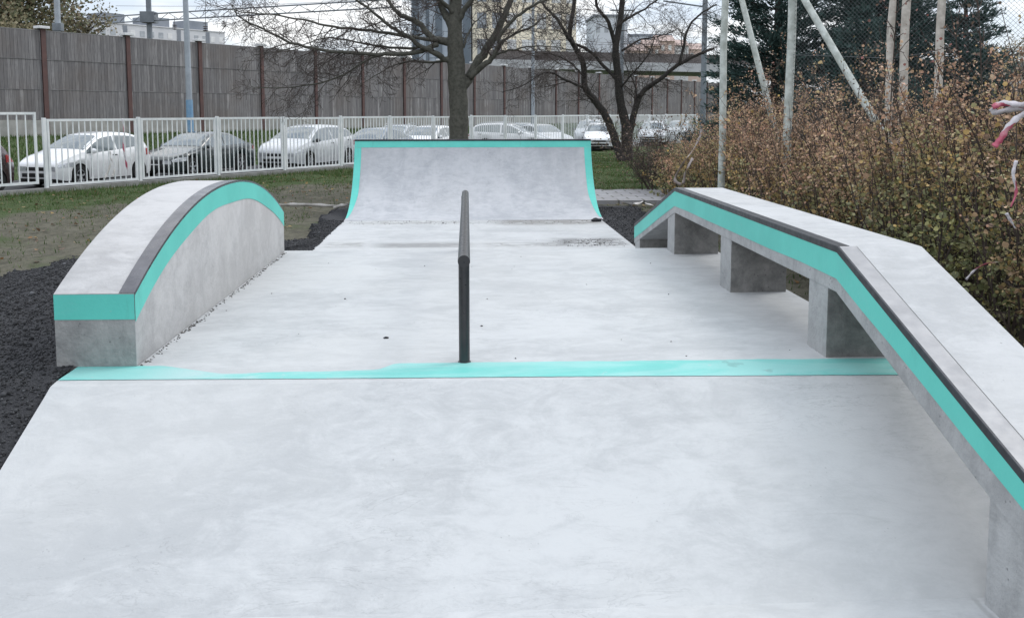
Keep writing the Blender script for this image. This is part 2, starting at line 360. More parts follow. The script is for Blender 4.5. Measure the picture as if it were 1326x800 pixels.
def gz(x, y):
    n = n_of(x, y)
    near = np.clip((-.2-n)/1.0, 0, 1)*np.clip((24-np.abs(x))/3, 0, 1)*np.clip((y+6)/3, 0, 1)
    park = np.clip(1-(np.maximum(np.abs(x-.2)-3.2, 0))/1.0, 0, 1)*np.clip((22-y)/1., 0, 1)
    return -.02 + near*(1-park)*(.045*vnoise(x, y, 1.3)+.02*vnoise(x, y, 4.1, 3)) - .06*park
tag(grid_obj('ground', gx, gy, gz, m_ground), kind='structure')

# car park tarmac and turf bank behind it
mb = MB()
def strip(mb, ss, prof):
    V = []; k = len(prof)
    for s in ss:
        for (n, z) in prof: V.append(sn(s, n, z))
    mb.add(V, [(i*k+j, (i+1)*k+j, (i+1)*k+j+1, i*k+j+1) for i in range(len(ss)-1) for j in range(k-1)])
strip(mb, [-60, 120], [(.25, .012), (4.6, .012)][::-1]); tag(mb.build('car_park', m_asph), kind='structure')
mb = MB(); strip(mb, list(np.arange(-60, 121, 3.0)), [(15.5, 1.0), (14.2, 1.12), (12.5, 1.05), (10, .72), (7.5, .42), (5.2, .12), (4.5, -.06)])
tag(mb.build('grass_bank', m_bank, smooth=True), kind='structure')

# ------------------------------------------------------------------ concrete pad, funbox
XL, XR = -2.33, 2.64
mb = MB(); mb.box(XL, XR, -5, 17.85, -.2, .012); tag(mb.build('concrete_floor', m_floor), kind='structure')
SL = .40; Y0, Y1, TZ = 5.14, 10.1, .6
box = empty('funbox', (0, Y0, 0), label='low pale concrete skate box with sloped banks and a turquoise painted front edge', cat='skate ramp')
mb = MB(); mb.prism([(Y0-TZ/SL, -.02), (Y0-.10, TZ-.10*SL), (Y0-.03, TZ-.008), (Y0+.05, TZ), (Y1-.05, TZ), (Y1+.03, TZ-.008), (Y1+.1, TZ-.10*SL), (Y1+TZ/SL, -.02)], -2.29, 2.72)
mb.build('deck', m_deck, box)
# painted edge stripe: a thin sheet with hand-brushed edges
mb = MB(); N = 140; V = []; Fq = []
for i in range(N+1):
    x = -2.288+(i/N)*(2.70+2.288); u = x
    thin = max(0, min(1, (u+1.80)/.40))*max(0, min(1, (-.42-u)/.10))
    y1 = 5.484-.012*(u+2.4)-(.19-.05*max(0, min(1, (u+1.3)/.7)))*thin+.006*math.sin(4.1*u)*(.3+thin)+.004*math.sin(11*u+1)+rnd.uniform(-.003, .003)
    if u > 2.17: y1 = min(y1, 5.458)
    y0 = 5.20-.020*(u+2.28)+.003*math.sin(2.2*u+.5)+rnd.uniform(-.0015, .0015)
    sz_ = lambda y: TZ+.0035-max(0, min(Y0+.05-y, .08))*.10-max(0, Y0-.03-y)*.3
    V += [(x, y0, sz_(y0)), (x, max(Y0+.055, y0+.004), TZ+.0035), (x, y1, TZ+.0035)]
    if i: b = (i-1)*3; Fq += [(b, b+3, b+4, b+1), (b+1, b+4, b+5, b+2)]
mb.add(V, Fq); mb.build('edge_stripe', m_tealw, box)

# ------------------------------------------------------------------ arched ledge (left)
hx0, hx1, hy0, hy1 = -2.41, -1.945, 5.47, 9.98
def archz(y):
    u = (y-(hy0+hy1)/2)/((hy1-hy0)/2); return 1.04+.48*(1-abs(u)**2.15)
ys = [hy0+(hy1-hy0)*i/40 for i in range(41)]
arch = empty('arched_ledge', ((hx0+hx1)/2, hy0, TZ), label='hump-backed concrete skate ledge with turquoise band along its curved edge', cat='skate ledge')
mb = MB(); mb.prism([(hy0, TZ+.002)]+[(y, archz(y)) for y in ys]+[(hy1, TZ+.002)], hx0, hx1, bev=.006); o = mb.build('ledge_block', [m_hub, m_raw_shade], arch, smooth=True, angle=35)
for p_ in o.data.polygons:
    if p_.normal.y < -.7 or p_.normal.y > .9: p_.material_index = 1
mb = MB(); mb.box(hx0, -2.292, hy0, hy1, .05, TZ); mb.build('footing', m_raw_shade, arch)
def side_band(mb, x, ylist, top, depth, off, flip=False):
    """ribbon on a vertical face x, following top(y), of given depth"""
    V = []
    for y in ylist:
        V += [(x+off, y, top(y)-.004), (x+off, y, top(y)-depth(y))]
    mb.add(V, [((i*2), i*2+1, i*2+3, i*2+2) if not flip else (i*2, i*2+2, i*2+3, i*2+1) for i in range(len(ylist)-1)])
mb = MB(); side_band(mb, hx1, ys, archz, lambda y: .165+.006*math.sin(y*5), .003)
mb.add([(hx0+.002, hy0-.003, 1.036), (hx1, hy0-.003, 1.036), (hx1, hy0-.003, .885), (hx0+.002, hy0-.003, .887)], [(0, 3, 2, 1)])
mb.build('painted_band', m_teal, arch)
mb = MB(); V = []
for y in ys: V += [(hx1-.088, y, archz(y)+.004), (hx1+.002, y, archz(y)+.004), (hx1+.004, y, archz(y)-.012)]
mb.add(V, [q for i in range(40) for q in ((i*3, i*3+1, i*3+4, i*3+3), (i*3+1, i*3+2, i*3+5, i*3+4))]); mb.build('steel_edge', m_archsteel, arch, smooth=True, angle=30)

# ------------------------------------------------------------------ kinked ledge (right)
lx0, lx1 = 2.2, 2.71
LZ = 1.305; YB, YA = 5.33, 9.6
def ltop(y):
    if y < YB: return LZ-(YB-y)*.33
    if y > YA: return LZ-(y-YA)*.288
    return LZ
LY0, LY1 = 2.75, 11.9
led = empty('kinked_ledge', (2.45, YB, 0), label='long angular concrete skate ledge on cross walls running down both banks, turquoise side band', cat='skate ledge')
bd = .262
mb = MB(); mb.prism([(LY0, ltop(LY0)), (YB, LZ), (YA, LZ), (LY1, ltop(LY1)), (LY1, ltop(LY1)-bd*.95), (YA+.0, LZ-bd), (YB, LZ-bd-.01), (LY0, ltop(LY0)-bd-.01)], lx0, lx1, bev=.006)
o = mb.build('beam', [m_led, m_side_shade], led)
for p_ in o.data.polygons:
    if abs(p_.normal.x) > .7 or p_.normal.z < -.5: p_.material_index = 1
def ground_under(y):
    if y < Y0: return max(TZ-(Y0-y)*SL, 0)
    if y > Y1: return max(TZ-(y-Y1)*SL, 0)
    return TZ
for (a, b) in ((LY0+.15, 3.67), (5.47, 5.78), (7.53, 7.85), (9.62, 9.95), (11.55, 11.86)):
    mb = MB(); up = lambda y: ltop(y)-bd+.02
    lo = lambda y: ground_under(y)-.06
    mb.prism([(a, lo(a)), (b, lo(b)), (b, up(b)), (a, up(a))], lx0+.006, lx1-.03, bev=.006)
    o = mb.build('cross_wall', [m_side_shade, m_raw_shade2], led)
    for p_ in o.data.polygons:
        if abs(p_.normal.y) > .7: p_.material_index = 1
# light concrete fillet at the foot of the walls is part of deck wear; steel angle on the grind edge
yl = [LY0+.01, YB, YA, LY1-.01]
yy = list(np.linspace(LY0+.01, YB, 8))+list(np.linspace(YB, YA, 8))[1:]+list(np.linspace(YA, LY1-.01, 6))[1:]
mb = MB(); side_band(mb, lx0, yy, lambda y: ltop(y)-.03, lambda y: .158-.026*max(0, YB-y)+.003*math.sin(4*y)+.002*math.sin(23*y), -.003, True); mb.build('painted_band', m_teal, led)
mb = MB(); V = []
for y in yy: V += [(lx0-.005, y, ltop(y)-.034), (lx0-.005, y, ltop(y)+.001), (lx0-.002, y, ltop(y)+.005), (lx0+.008, y, ltop(y)+.006)]
mb.add(V, [(i*4+k, i*4+k+1, i*4+k+5, i*4+k+4) for i in range(len(yy)-1) for k in range(3)]); mb.build('steel_edge', m_steel, led)
def plate(a, b, w, m):
    mb = MB(); V = []
    yy = [a, b]
    for y in yy: V += [(lx0+.008, y, ltop(y)+.006), (lx0+w, y, ltop(y)+.0055), (lx0+w+.004, y, ltop(y)-.002)]
    mb.add(V, [(k, k+1, k+4, k+3) for k in range(2)]); return mb.build('steel_plate', m, led)
plate(LY0+.01, YB-.004, .108, m_steel_sky); mb = MB(); mb.add([(lx0+.1125, LY0+.01, ltop(LY0+.01)+.003), (lx0+.1155, LY0+.01, ltop(LY0+.01)+.003), (lx0+.1155, YB, LZ+.003), (lx0+.1125, YB, LZ+.003)], [(0, 1, 2, 3)]); mb.build('joint_sealant', m_trim0, led); plate(YB+.004, YA-.004, .072, m_steel); plate(YA+.004, LY1-.01, .072, m_steel)

# ------------------------------------------------------------------ grind rail
rail = empty('grind_rail', (0, 5.47, TZ), label='black tubular grind rail standing on a post in the middle of the box', cat='grind rail')
rr = .037; rz = 1.255
mb = MB(); mb.tube([(-.01, 5.44, rz-rr), (0, 10.05, rz-rr)], rr, 20); mb.build('rail_tube', m_black, rail, smooth=True, angle=40)
for y in (5.475, 9.95):
    mb = MB(); mb.tube([(-.01, y, TZ-.02), (-.01, y, rz-rr*1.5)], .033, 18); mb.build('post', m_black, rail, smooth=True, angle=40)
    mb = MB(); mb.lathe([(.039, TZ+.001), (.039, TZ+.006), (.033, TZ+.008)], 18, 'z', (-.01, y, 0)); mb.build('weld_collar', m_black, rail)

# ------------------------------------------------------------------ quarter pipe
QY, QH, QR = 17.85, 1.49, 2.1
qa = math.acos((QR-QH)/QR); QYT = QY+QR*math.sin(qa)
qp = empty('quarter_pipe', (.15, QY, 0), label='wide curved concrete quarter pipe with turquoise border at the end of the park', cat='skate ramp')
arc = [(QY+QR*math.sin(qa*i/28), QR-QR*math.cos(qa*i/28)+.012) for i in range(29)]
qx0, qx1 = -2.34, 2.70
mb = MB(); mb.prism(arc+[(QYT+.5, QH+.012), (QYT+.5, -.05), (QY, -.05)], qx0, qx1); mb.build('ramp_body', m_pipe, qp, smooth=True, angle=25)
mb = MB()
def on_arc(q, off=.004):
    return (QY+(QR-off)*math.sin(q), QR-(QR-off)*math.cos(q)+.012)
def arc_patch(mb, xa, xb, q0, q1, n=14, f=None):
    V = []
    for i in range(n+1):
        q = q0+(q1-q0)*i/n; y, z = on_arc(q); k = f(i/n) if f else 1
        V += [(xa, y, z), (xa+(xb-xa)*k, y, z)]
    mb.add(V, [(i*2, i*2+1, i*2+3, i*2+2) for i in range(n)])
qt = qa*.938
arc_patch(mb, qx0+.002, qx1-.002, qt, qa, 4)
arc_patch(mb, qx0+.002, qx0+.145, qa*.10, qt-.002, 20, lambda u: min(1, .25+1.6*u)); arc_patch(mb, qx1-.002, qx1-.15, qa*.10, qt-.002, 20, lambda u: min(1, .3+1.5*u))
mb.build('painted_border', m_teal, qp)
mb = MB(); mb.tube([(qx0, QYT-.005, QH+.008), (qx1, QYT-.005, QH+.008)], .020, 12); mb.build('coping', m_steel, qp, smooth=True, angle=40)

# ------------------------------------------------------------------ gravel backfill
def gravel_z(x, y, side):
    x = np.asarray(x, float); y = np.asarray(y, float)
    if side < 0:
        edge = -2.28; e = edge-x
        foot = 3.55+.25*vnoise(y, y*0+1, .9)
        foot = np.where(y > 13.9, np.maximum(foot*np.clip(1-(y-13.9)/1.6, 0, 1), .50+.14*vnoise(y, y*0, 1.9)), foot)+.07*vnoise(x, y, 5.0, 1)
        q_ = np.clip((11.2+3.5*np.clip((e-.45)/1.7, 0, 1)-y)/2.2, 0, 1); crest = .66*q_*q_*(3-2*q_)-.035*np.clip((y-12.5)/2, 0, 1)
        crest = np.minimum(crest, np.clip(.6-np.maximum(Y0-y, 0)*SL-.06, .05, 1)+.12*np.clip((y-7)/3, 0, 1))+.01
    else:
        e = x-2.66; foot = 1.1+.2*vnoise(y, y*0, 1.1); crest = np.where(y > 12, .012, .10)+0*y; foot = foot+.09*vnoise(x, y, 5.0, 1)
    t = np.clip(e/foot, 0, 1.25)
    sm_ = np.clip((t-.25)/.75, 0, 1); z = crest*(1-sm_*sm_*(3-2*sm_))*(1-.12*t) + .10*np.clip(1-t, 0, 1)*(.5+.5*np.sin((e*6.5+.5*vnoise(x, y, .5)))) *.35
    z += .022*vnoise(x, y, 3.3)*np.clip(1.1-t, 0, 1)*np.where(y > 12.5, .35, 1)
    z = np.where(y > 14.3, np.minimum(z, .0+.03*np.clip(e*3, 0, 1)), z)
    hole = (side < 0) & (y > 10.6+.25*np.sin(7*e)) & (y < 14.6+.2*np.sin(9*e)) & (e < 1.35+.15*np.sin(5*y)) & (e > .30+.1*np.sin(6*y))
    return np.where((t > 1.0) | hole, -.12, z+.01)
def gravel(name, xs, ys, side, nst, yr):
    Xg, Yg = np.meshgrid(xs, ys); Z = gravel_z(Xg, Yg, side)
    nx, ny = len(xs), len(ys); V = np.stack([Xg.ravel(), Yg.ravel(), Z.ravel()], 1)
    i = (np.arange(nx-1)[None, :]+np.arange(ny-1)[:, None]*nx).ravel()
    Fq = np.stack([i, i+1, i+1+nx, i+nx], 1)
    zz = Z.ravel(); keep = (zz[Fq] > -.11).any(1); Fq = Fq[keep]
    o = np_mesh(name, V, Fq, m_gravelbase, smooth=True)
    # loose stones on top, one object
    yv = yr[0]+(yr[1]-yr[0])*rng.random(nst)**1.6; xv = rng.uniform(xs.min(), xs.max(), nst)
    z = gravel_z(xv, yv, side); k = z > -.05; xv, yv, z = xv[k], yv[k], z[k]; n = len(xv)
    sz = rng.uniform(.0035, .0095, n)*(1+.05*yv)*(1+1.2*(rng.random(n) > .97))
    oct_ = np.array([(1, 0, 0), (-1, 0, 0), (0, 1, 0), (0, -1, 0), (0, 0, .8), (0, 0, -.8)], float)
    A = rng.normal(size=(n, 3, 3)); Q, _ = np.linalg.qr(A)
    P = np.einsum('vk,nkj->nvj', oct_, Q)*sz[:, None, None]*rng.uniform(.6, 1.2, (n, 6, 1))
    P += np.stack([xv, yv, z+sz*.35], 1)[:, None, :]
    tri = np.array([(0, 2, 4), (2, 1, 4), (1, 3, 4), (3, 0, 4), (2, 0, 5), (1, 2, 5), (3, 1, 5), (0, 3, 5)])
    T = (np.arange(n)[:, None, None]*6+tri[None]).reshape(-1, 3)
    g = rng.uniform(.018, .066, n)*(1+1.0*(rng.random(n) > .985)); c = np.repeat(np.stack([g*.97, g, g*1.07], 1), 6, 0)
    s = np_mesh('gravel_stones', P.reshape(-1, 3), T, m_stone, cols=c)
    s.parent = o
    s['kind'] = 'stuff'
    tag(o, kind='stuff'); return o
g1 = gravel('gravel', np.arange(-7.0, -2.27, .07), np.arange(1.5, 20.5, .08), -1, 130000, (2.5, 18))
tag(g1, 'dark grey gravel heaped against the left flank of the concrete box', 'gravel')
g2 = gravel('gravel', np.arange(2.65, 4.6, .07), np.arange(3, 20.5, .1), 1, 20000, (6, 20))
tag(g2, 'dark gravel strip between the right-hand ledge and the hedge', 'gravel')

# paved path right of the quarter pipe
def paver_mat():
    t = NT('pavers'); b = t.n('ShaderNodeTexBrick'); t.set(b.inputs['Vector'], t.tc.outputs['Object'])
    t.set(b.inputs['Color1'], (.36, .36, .37)); t.set(b.inputs['Color2'], (.30, .30, .315)); t.set(b.inputs['Mortar'], (.10, .10, .09))
    t.set(b.inputs['Scale'], 1.0); t.set(b.inputs['Mortar Size'], .022); t.set(b.inputs['Brick Width'], .6); t.set(b.inputs['Row Height'], .42)
    col = t.mix(t.ramp(t.noise(3, 5), .4, .7, 0, .5), b.outputs['Color'], (.22, .21, .19))
    return t.finish(col, .85, 0, t.bump(b.outputs['Fac'], -.5, .02))
mb = MB(); mb.box(2.74, 10, 21.5, 24.6, -.1, .035); tag(mb.build('path', paver_mat()), kind='structure')

# ------------------------------------------------------------------ white railing fence
fence = empty('railing_fence', sn(0, 0), FA, 'white steel railing fence of barred panels in front of the parked cars', 'fence')
SP = 2.87
def fence_panel(s0, s1, z0, z1):
    mb = MB(); e = .03
    mb.box(s0, s0+.06, -.025, .025, z0, z1); mb.box(s1-.06, s1, -.025, .025, z0, z1)
    mb.box(s0+.06, s1-.06, -.022, .022, z1-.065, z1); mb.box(s0+.06, s1-.06, -.022, .022, z0+.0, z0+.065)
    n = 14
    for i in range(1, n+1):
        x = s0+.045+(s1-s0-.09)*i/(n+1); mb.box(x-.0135, x+.0135, -.012, .012, z0+.065, z1-.065)
    return mb.build('fence_panel', m_white, fence, world=False)
for i in range(-2, 16):
    a = SP*i; dz = (.05 if i == -2 else 0)+.012*math.sin(i*2.3)
    if i == -2: fence_panel(a-.9, a+SP-.22, .16+dz, 2.03+dz)
    else: fence_panel(a+.075, a+SP-.075, .14+dz, 1.92+dz)
    mb = MB(); mb.box(a-.042, a+.042, -.04, .04, -.1, 1.95+dz, bev=.006); mb.build('post', m_white, fence, world=False)
mb = MB(); mb.box(SP*16-.035, SP*16+.035, -.035, .035, -.1, 1.95); mb.build('post', m_white, fence, world=False)
kerb = MB(); 
for i in range(-8, 52): kerb.box(i+.004, i+.996, -.09, .09, -.1, .11+.004*math.sin(i*5), bev=.012)
ko = kerb.build('kerb', m_kerb); ko.location = sn(0, 0); ko.rotation_euler = (0, 0, FA); tag(ko, kind='structure')

# ------------------------------------------------------------------ noise barrier
def plank_mat():
    t = NT('weathered_planks'); X = t.xyz()
    cell = t.math('FLOOR', t.math('DIVIDE', X[0], .155)); row = t.math('FLOOR', t.math('DIVIDE', t.math('SUBTRACT', X[2], 1.78), 1.235))
    cv = t.n('ShaderNodeCombineXYZ'); t.set(cv.inputs[0], cell); t.set(cv.inputs[1], row)
    wn_ = t.n('ShaderNodeTexWhiteNoise'); t.set(wn_.inputs['Vector'], cv.outputs[0])
    g = t.noise(3.5, 6, .65, vec=t.mapping(scale=(7, 1, .5)), dist=.5)
    big = t.noise(.35, 5, .6)
    col = t.mix(wn_.outputs['Value'], (.158, .153, .156), (.275, .267, .268))
    col = t.mix(t.ramp(g, .38, .66, 0, .65), col, (.105, .10, .104))
    col = t.mix(t.ramp(big, .42, .68, 0, .45), col, (.15, .125, .11))
    fr = t.math('FRACT', t.math('DIVIDE', X[0], .155)); gap = t.math('MAXIMUM', t.ramp(fr, .0, .07, 1, 0), t.ramp(fr, .94, 1.0, 0, 1))
    col = t.mix(t.math('MULTIPLY', gap, .75), col, (.03, .03, .03))
    fl = t.math('MULTIPLY', t.ramp(wn_.outputs['Value'], .93, .95), t.ramp(t.noise(1.2, 3), .45, .6))
    col = t.mix(t.math('MULTIPLY', fl, .45), col, (.38, .37, .37))
    return t.finish(col, .9, 0, t.bump(t.math('SUBTRACT', g, gap), .5, .03), .2)
m_plank = plank_mat()
m_rust = simple('red_brown_post_paint', (.115, .062, .055), (.085, .05, .048), 3, .7, bump=.2)
m_plinth = simple('wall_plinth', (.36, .355, .335), (.25, .25, .235), 2, .9, bump=.3, bscale=20)
m_strip = simple('grey_joint_strip', (.27, .265, .265), (.15, .145, .145), 1.5, .9)
m_capc = simple('post_cap', (.68, .69, .70), (.56, .57, .58), 5, .7)
NW = 13.5; WS = 4.0; WO = 5.62
wall = empty('noise_barrier', sn(WO, NW), FA, 'tall weathered timber noise barrier wall with red-brown posts behind the car park', 'barrier wall')
for i in range(-5, 22):
    a = i*WS; top = 5.46+.012*i*0
    mb = MB()
    for (z0, z1, d) in ((1.78, 3.005, 0), (3.025, 4.24, .006), (4.26, 5.40, -.004)):
        mb.box(a+.1, a+WS-.1, -.05+d, .05+d, z0, z1)
    mb.build('timber_panel', m_plank, wall, world=False)
    mb = MB(); mb.box(a+.1, a+WS-.1, -.058, .058, 5.405, 5.44)
    for z in (3.015, 4.25): mb.box(a+.1, a+WS-.1, .0, .06, z-.009, z+.009); mb.box(a+.1, a+WS-.1, -.064, .0, z-.012, z+.006)
    mb.build('rail_strip', m_strip, wall, world=False)
    mb = MB(); mb.box(a+.1, a+WS-.1, -.07, .07, .7, 1.765); mb.build('plinth_slab', m_plinth, wall, world=False)
    mb = MB(); mb.box(a-.1, a+.1, -.12, -.095, .7, 5.5); mb.box(a-.025, a+.025, -.095, .1, .7, 5.5); mb.box(a-.1, a+.1, .1, .125, .7, 5.5)
    p = mb.build('post', m_rust, wall, world=False)
    mb = MB(); mb.box(a-.24, a+.24, -.22, .20, 5.5, 5.61, bev=.015); c = mb.build('cap', m_capc, p, world=False)

# ------------------------------------------------------------------ cars
m_glass = simple('car_glass', (.20, .23, .245), (.13, .155, .165), 2, .06, .45, spec=.9)
m_tyre = simple('tyre_rubber', (.018, .018, .019), (.028, .028, .028), 20, .85)
m_rim = simple('alloy_rim', (.50, .51, .53), (.42, .43, .45), 9, .32, .7)
m_lamp = simple('headlamp_glass', (.62, .64, .66), (.40, .42, .45), 14, .12, .3, spec=.8)
m_tail = simple('tail_lamp', (.35, .02, .02), (.22, .012, .012), 14, .15)
m_trim = simple('black_trim', (.014, .014, .015), (.022, .022, .024), 9, .6)
m_plate = simple('number_plate', (.72, .73, .74), (.66, .67, .68), 9, .4)
def paint(name, c): return simple(name, c, tuple(x*.93 for x in c), 2.2, .28, 0.0, spec=.5, coat=.7)
KIND = {
 'hatch': dict(L=3.95, W=1.72, wb=2.49, wr=.30, fo=.80, top=[(0,.60),(.06,.70),(.45,.86),(.95,.99),(1.35,1.22),(1.8,1.42),(2.4,1.48),(3.1,1.45),(3.55,1.34),(3.82,1.05),(3.95,.80)],
               belt=[(0,.60),(.5,.78),(1,.86),(2.5,.95),(3.6,1.05),(3.95,.80)], win=(1.08, 2.33, 3.50), ws=(1.02, 1.74), rw=(3.50, 3.84)),
 'sedan': dict(L=4.55, W=1.76, wb=2.65, wr=.315, fo=.86, top=[(0,.58),(.06,.68),(.6,.80),(1.25,.93),(1.65,1.16),(2.1,1.37),(2.6,1.43),(3.2,1.38),(3.7,1.17),(4.05,1.02),(4.45,.98),(4.55,.78)],
               belt=[(0,.58),(.6,.76),(1.3,.85),(3.0,.93),(4.1,.97),(4.55,.78)], win=(1.42, 2.62, 3.78), ws=(1.34, 2.05), rw=(3.26, 3.96)),
 'mpv': dict(L=4.27, W=1.78, wb=2.78, wr=.31, fo=.80, top=[(0,.62),(.05,.78),(.35,.92),(.85,1.06),(1.25,1.32),(1.7,1.54),(2.3,1.61),(3.2,1.58),(3.8,1.44),(4.12,1.1),(4.27,.82)],
               belt=[(0,.62),(.5,.86),(1,.93),(2.5,1.02),(3.9,1.12),(4.27,.82)], win=(1.0, 2.42, 3.86), ws=(.92, 1.66), rw=(3.76, 4.14)),
 'estate': dict(L=4.5, W=1.75, wb=2.62, wr=.31, fo=.85, top=[(0,.58),(.06,.70),(.6,.83),(1.2,.96),(1.6,1.20),(2.05,1.42),(2.7,1.50),(3.7,1.47),(4.15,1.36),(4.42,1.0),(4.5,.80)],
               belt=[(0,.58),(.6,.78),(1.3,.87),(3.0,.95),(4.2,1.0),(4.5,.80)], win=(1.36, 2.62, 4.10), ws=(1.28, 2.0), rw=(4.10, 4.40)),
}
def smooth_interp(pts, x):
    xs = np.array([p[0] for p in pts]); zs = np.array([p[1] for p in pts]); L = xs[-1]
    r = 0
    for d, wgt in ((-.10, .25), (0, .5), (.10, .25)):
        r = r+wgt*np.interp(np.clip(x+d*np.clip(np.minimum(x, L-x)/.1, 0, 1), 0, L), xs, zs)
    return float(r)
def car(kind, contact, alpha, paintm, label, scale=(1, 1, 1), roofrack=False, side=-1):
    K = KIND[kind]; Lc, W, wr = K['L'], K['W'], K['wr']; hw = W/2
    xw = (K['fo'], K['fo']+K['wb'])
    ang = R(90-alpha)
    ax = Vector((math.cos(ang), math.sin(ang), 0)); ay = Vector((-math.sin(ang), math.cos(ang), 0))
    loc = Vector((contact[0], contact[1], .012)) - ax*(K['fo']-Lc/2) - ay*(side*(hw-.08))
    e = empty('parked_car', loc, ang, label, 'car', 'cars parked behind the railing fence')
    e.scale = scale
    wid = lambda x: hw*(1-.20*max(0, 1-x/.55)**2.2-.14*max(0, 1-(Lc-x)/.5)**2.2)
    ztop = lambda x: smooth_interp(K['top'], x); zb = lambda x: min(smooth_interp(K['belt'], x), ztop(x)-.01)
    def bottom(x):
        b = .20+.06*max(0, 1-x/.3)+.08*max(0, 1-(Lc-x)/.35)
        for c in xw:
            q = (wr+.055)**2-(x-c)**2
            if q > 0: b = max(b, wr+math.sqrt(q))
        return b
    def section(x):
        w_, t, b, lo = wid(x), ztop(x), zb(x), bottom(x)
        lo = min(lo, b-.06)
        P = [(w_*.955, lo), (w_*.985, lo+(b-lo)*.3), (w_*1.0, lo+(b-lo)*.62), (w_*.985, b-.04), (w_*.955, b)]
        dz = t-b; ti = min(.42, .42)
        rnd_ = min(.10, dz*.35)
        yc = max(w_*.955-ti*max(dz-rnd_, 0), .2)
        P += [(w_*.955*.65+yc*.35, b+(dz-rnd_)*.35), (w_*.955*.3+yc*.7, b+(dz-rnd_)*.7), (yc, t-rnd_), (yc*.93, t-rnd_*.45), (yc*.78, t-rnd_*.12), (yc*.4, t), (0, t+.004)]
        return P
    xs = sorted(set([round(v, 3) for v in list(np.linspace(0, Lc, 72))+[c+s*(wr+.056) for c in xw for s in (-1, 1)]+[c+s*(wr+.04) for c in xw for s in (-1, 1)]]))
    S = [section(x) for x in xs]; k = len(S[0])
    mb = MB(); V = []; fs = []
    for x, P in zip(xs, S):
        V += [(x-Lc/2, -y, z) for y, z in P]+[(x-Lc/2, y, z) for y, z in P[:-1]][::-1]
    kk = 2*k-1
    for i in range(len(xs)-1): fs += [(i*kk+j, i*kk+j+1, (i+1)*kk+j+1, (i+1)*kk+j) for j in range(kk-1)]
    fs += [tuple(range(kk))[::-1], tuple((len(xs)-1)*kk+j for j in range(kk))]
    mb.add(V, fs); body = mb.build('body', paintm, e, True, 38, world=False)
    # dark floor and wheel wells
    mb = MB(); mb.box(.15-Lc/2, Lc/2-.15, -hw*.86, hw*.86, .16, .62); mb.build('underbody', m_trim, e, world=False)
    yside = lambda x, z: float(np.interp(z, [p[1] for p in section(x)][:8], [p[0] for p in section(x)][:8]))
    def ztop_at(x, y):
        P = section(x)[::-1][:6]; return float(np.interp(abs(y), [p[0] for p in P], [p[1] for p in P]))
    # side windows
    A_, B_, C_ = K['win']
    for sd in (-1, 1):
        for (x0, x1) in ((A_, B_-.035), (B_+.035, C_)):
            mb = MB(); V = []; fs = []; n = 12; r = 0
            for i in range(n+1):
                x = x0+(x1-x0)*i/n; lo = zb(x)+.035; hi = ztop(x)-.105
                if hi < lo+.02: hi = lo+.02
                for q in range(4):
                    z = lo+(hi-lo)*q/3; V.append((x-Lc/2, sd*(yside(x, z)+.006), z))
            for i in range(n):
                for q in range(3):
                    a = i*4+q; f = (a, a+4, a+5, a+1); fs.append(f if sd < 0 else f[::-1])
            mb.add(V, fs); mb.build('side_window', m_glass, e, True, world=False)
        # mirror, handles, sill
        mb = MB(); xm = A_+.22; zm = zb(xm)+.09
        bm = bmesh.new(); bmesh.ops.create_icosphere(bm, subdivisions=2, radius=1)
        for v in bm.verts: v.co = Vector((xm-Lc/2+v.co.x*.07, sd*(yside(xm, zm)+.10)+v.co.y*.10, zm+v.co.z*.075))
        mb.bm(bm); mb.build('mirror', m_trim if kind == 'mpv' else paintm, e, True, world=False)
        for xh in (B_-.12, C_-.32):
            mb = MB(); z = zb(xh)-.10; y = sd*(yside(xh, z)+.012); mb.box(xh-Lc/2-.09, xh-Lc/2+.09, min(y, y-sd*.03), max(y, y-sd*.03), z-.014, z+.014); mb.build('door_handle', m_trim, e, world=False)
        for xg in (A_+.13, B_, C_-.20):
            mb = MB(); V = []; n = 6
            for q in range(n+1):
                x = xg; z = bottom(x)+.05+(zb(x)-.01-bottom(x)-.05)*q/n; y = sd*(yside(x, z)+.0035); V += [(x-.006-Lc/2, y, z), (x+.006-Lc/2, y, z)]
            mb.add(V, [(q*2, q*2+1, q*2+3, q*2+2) for q in range(n)]); mb.build('door_gap', m_trim, e, world=False)
        # wheels
        for c in xw:
            mb = MB(); y = sd*(hw-.10)
            mb.lathe([(wr*.62, -.09), (wr*.93, -.095), (wr, -.06), (wr, .06), (wr*.93, .095), (wr*.62, .09), (wr*.62, -.09)], 24, 'y', (c-Lc/2, y, wr))
            wh = mb.build('wheel', m_tyre, e, True, 40, world=False)
            mb = MB(); yo = y+sd*.075
            mb.lathe([(wr*.55, -.004), (wr*.66, .0), (wr*.66, .012), (wr*.57, .012)], 24, 'y', (c-Lc/2, yo, wr))
            mb.lathe([(.001, .014), (.05, .014), (.055, 0)], 12, 'y', (c-Lc/2, yo, wr))
            for q in range(5 if kind != 'mpv' else 7):
                a = 2*math.pi*q/(5 if kind != 'mpv' else 7)+.3; ca, sa = math.cos(a), math.sin(a)
                wv = .028
                P = [(ca*.04-sa*wv, sa*.04+ca*wv), (ca*.04+sa*wv, sa*.04-ca*wv), (ca*wr*.6+sa*wv*.8, sa*wr*.6-ca*wv*.8), (ca*wr*.6-sa*wv*.8, sa*wr*.6+ca*wv*.8)]
                mb.add([(c-Lc/2+p, yo+dy, wr+z) for dy in (-.006, .008) for p, z in P], [(0,1,2,3),(7,6,5,4),(0,4,5,1),(1,5,6,2),(2,6,7,3),(3,7,4,0)])
            mb.build('rim', m_rim, wh, world=False)
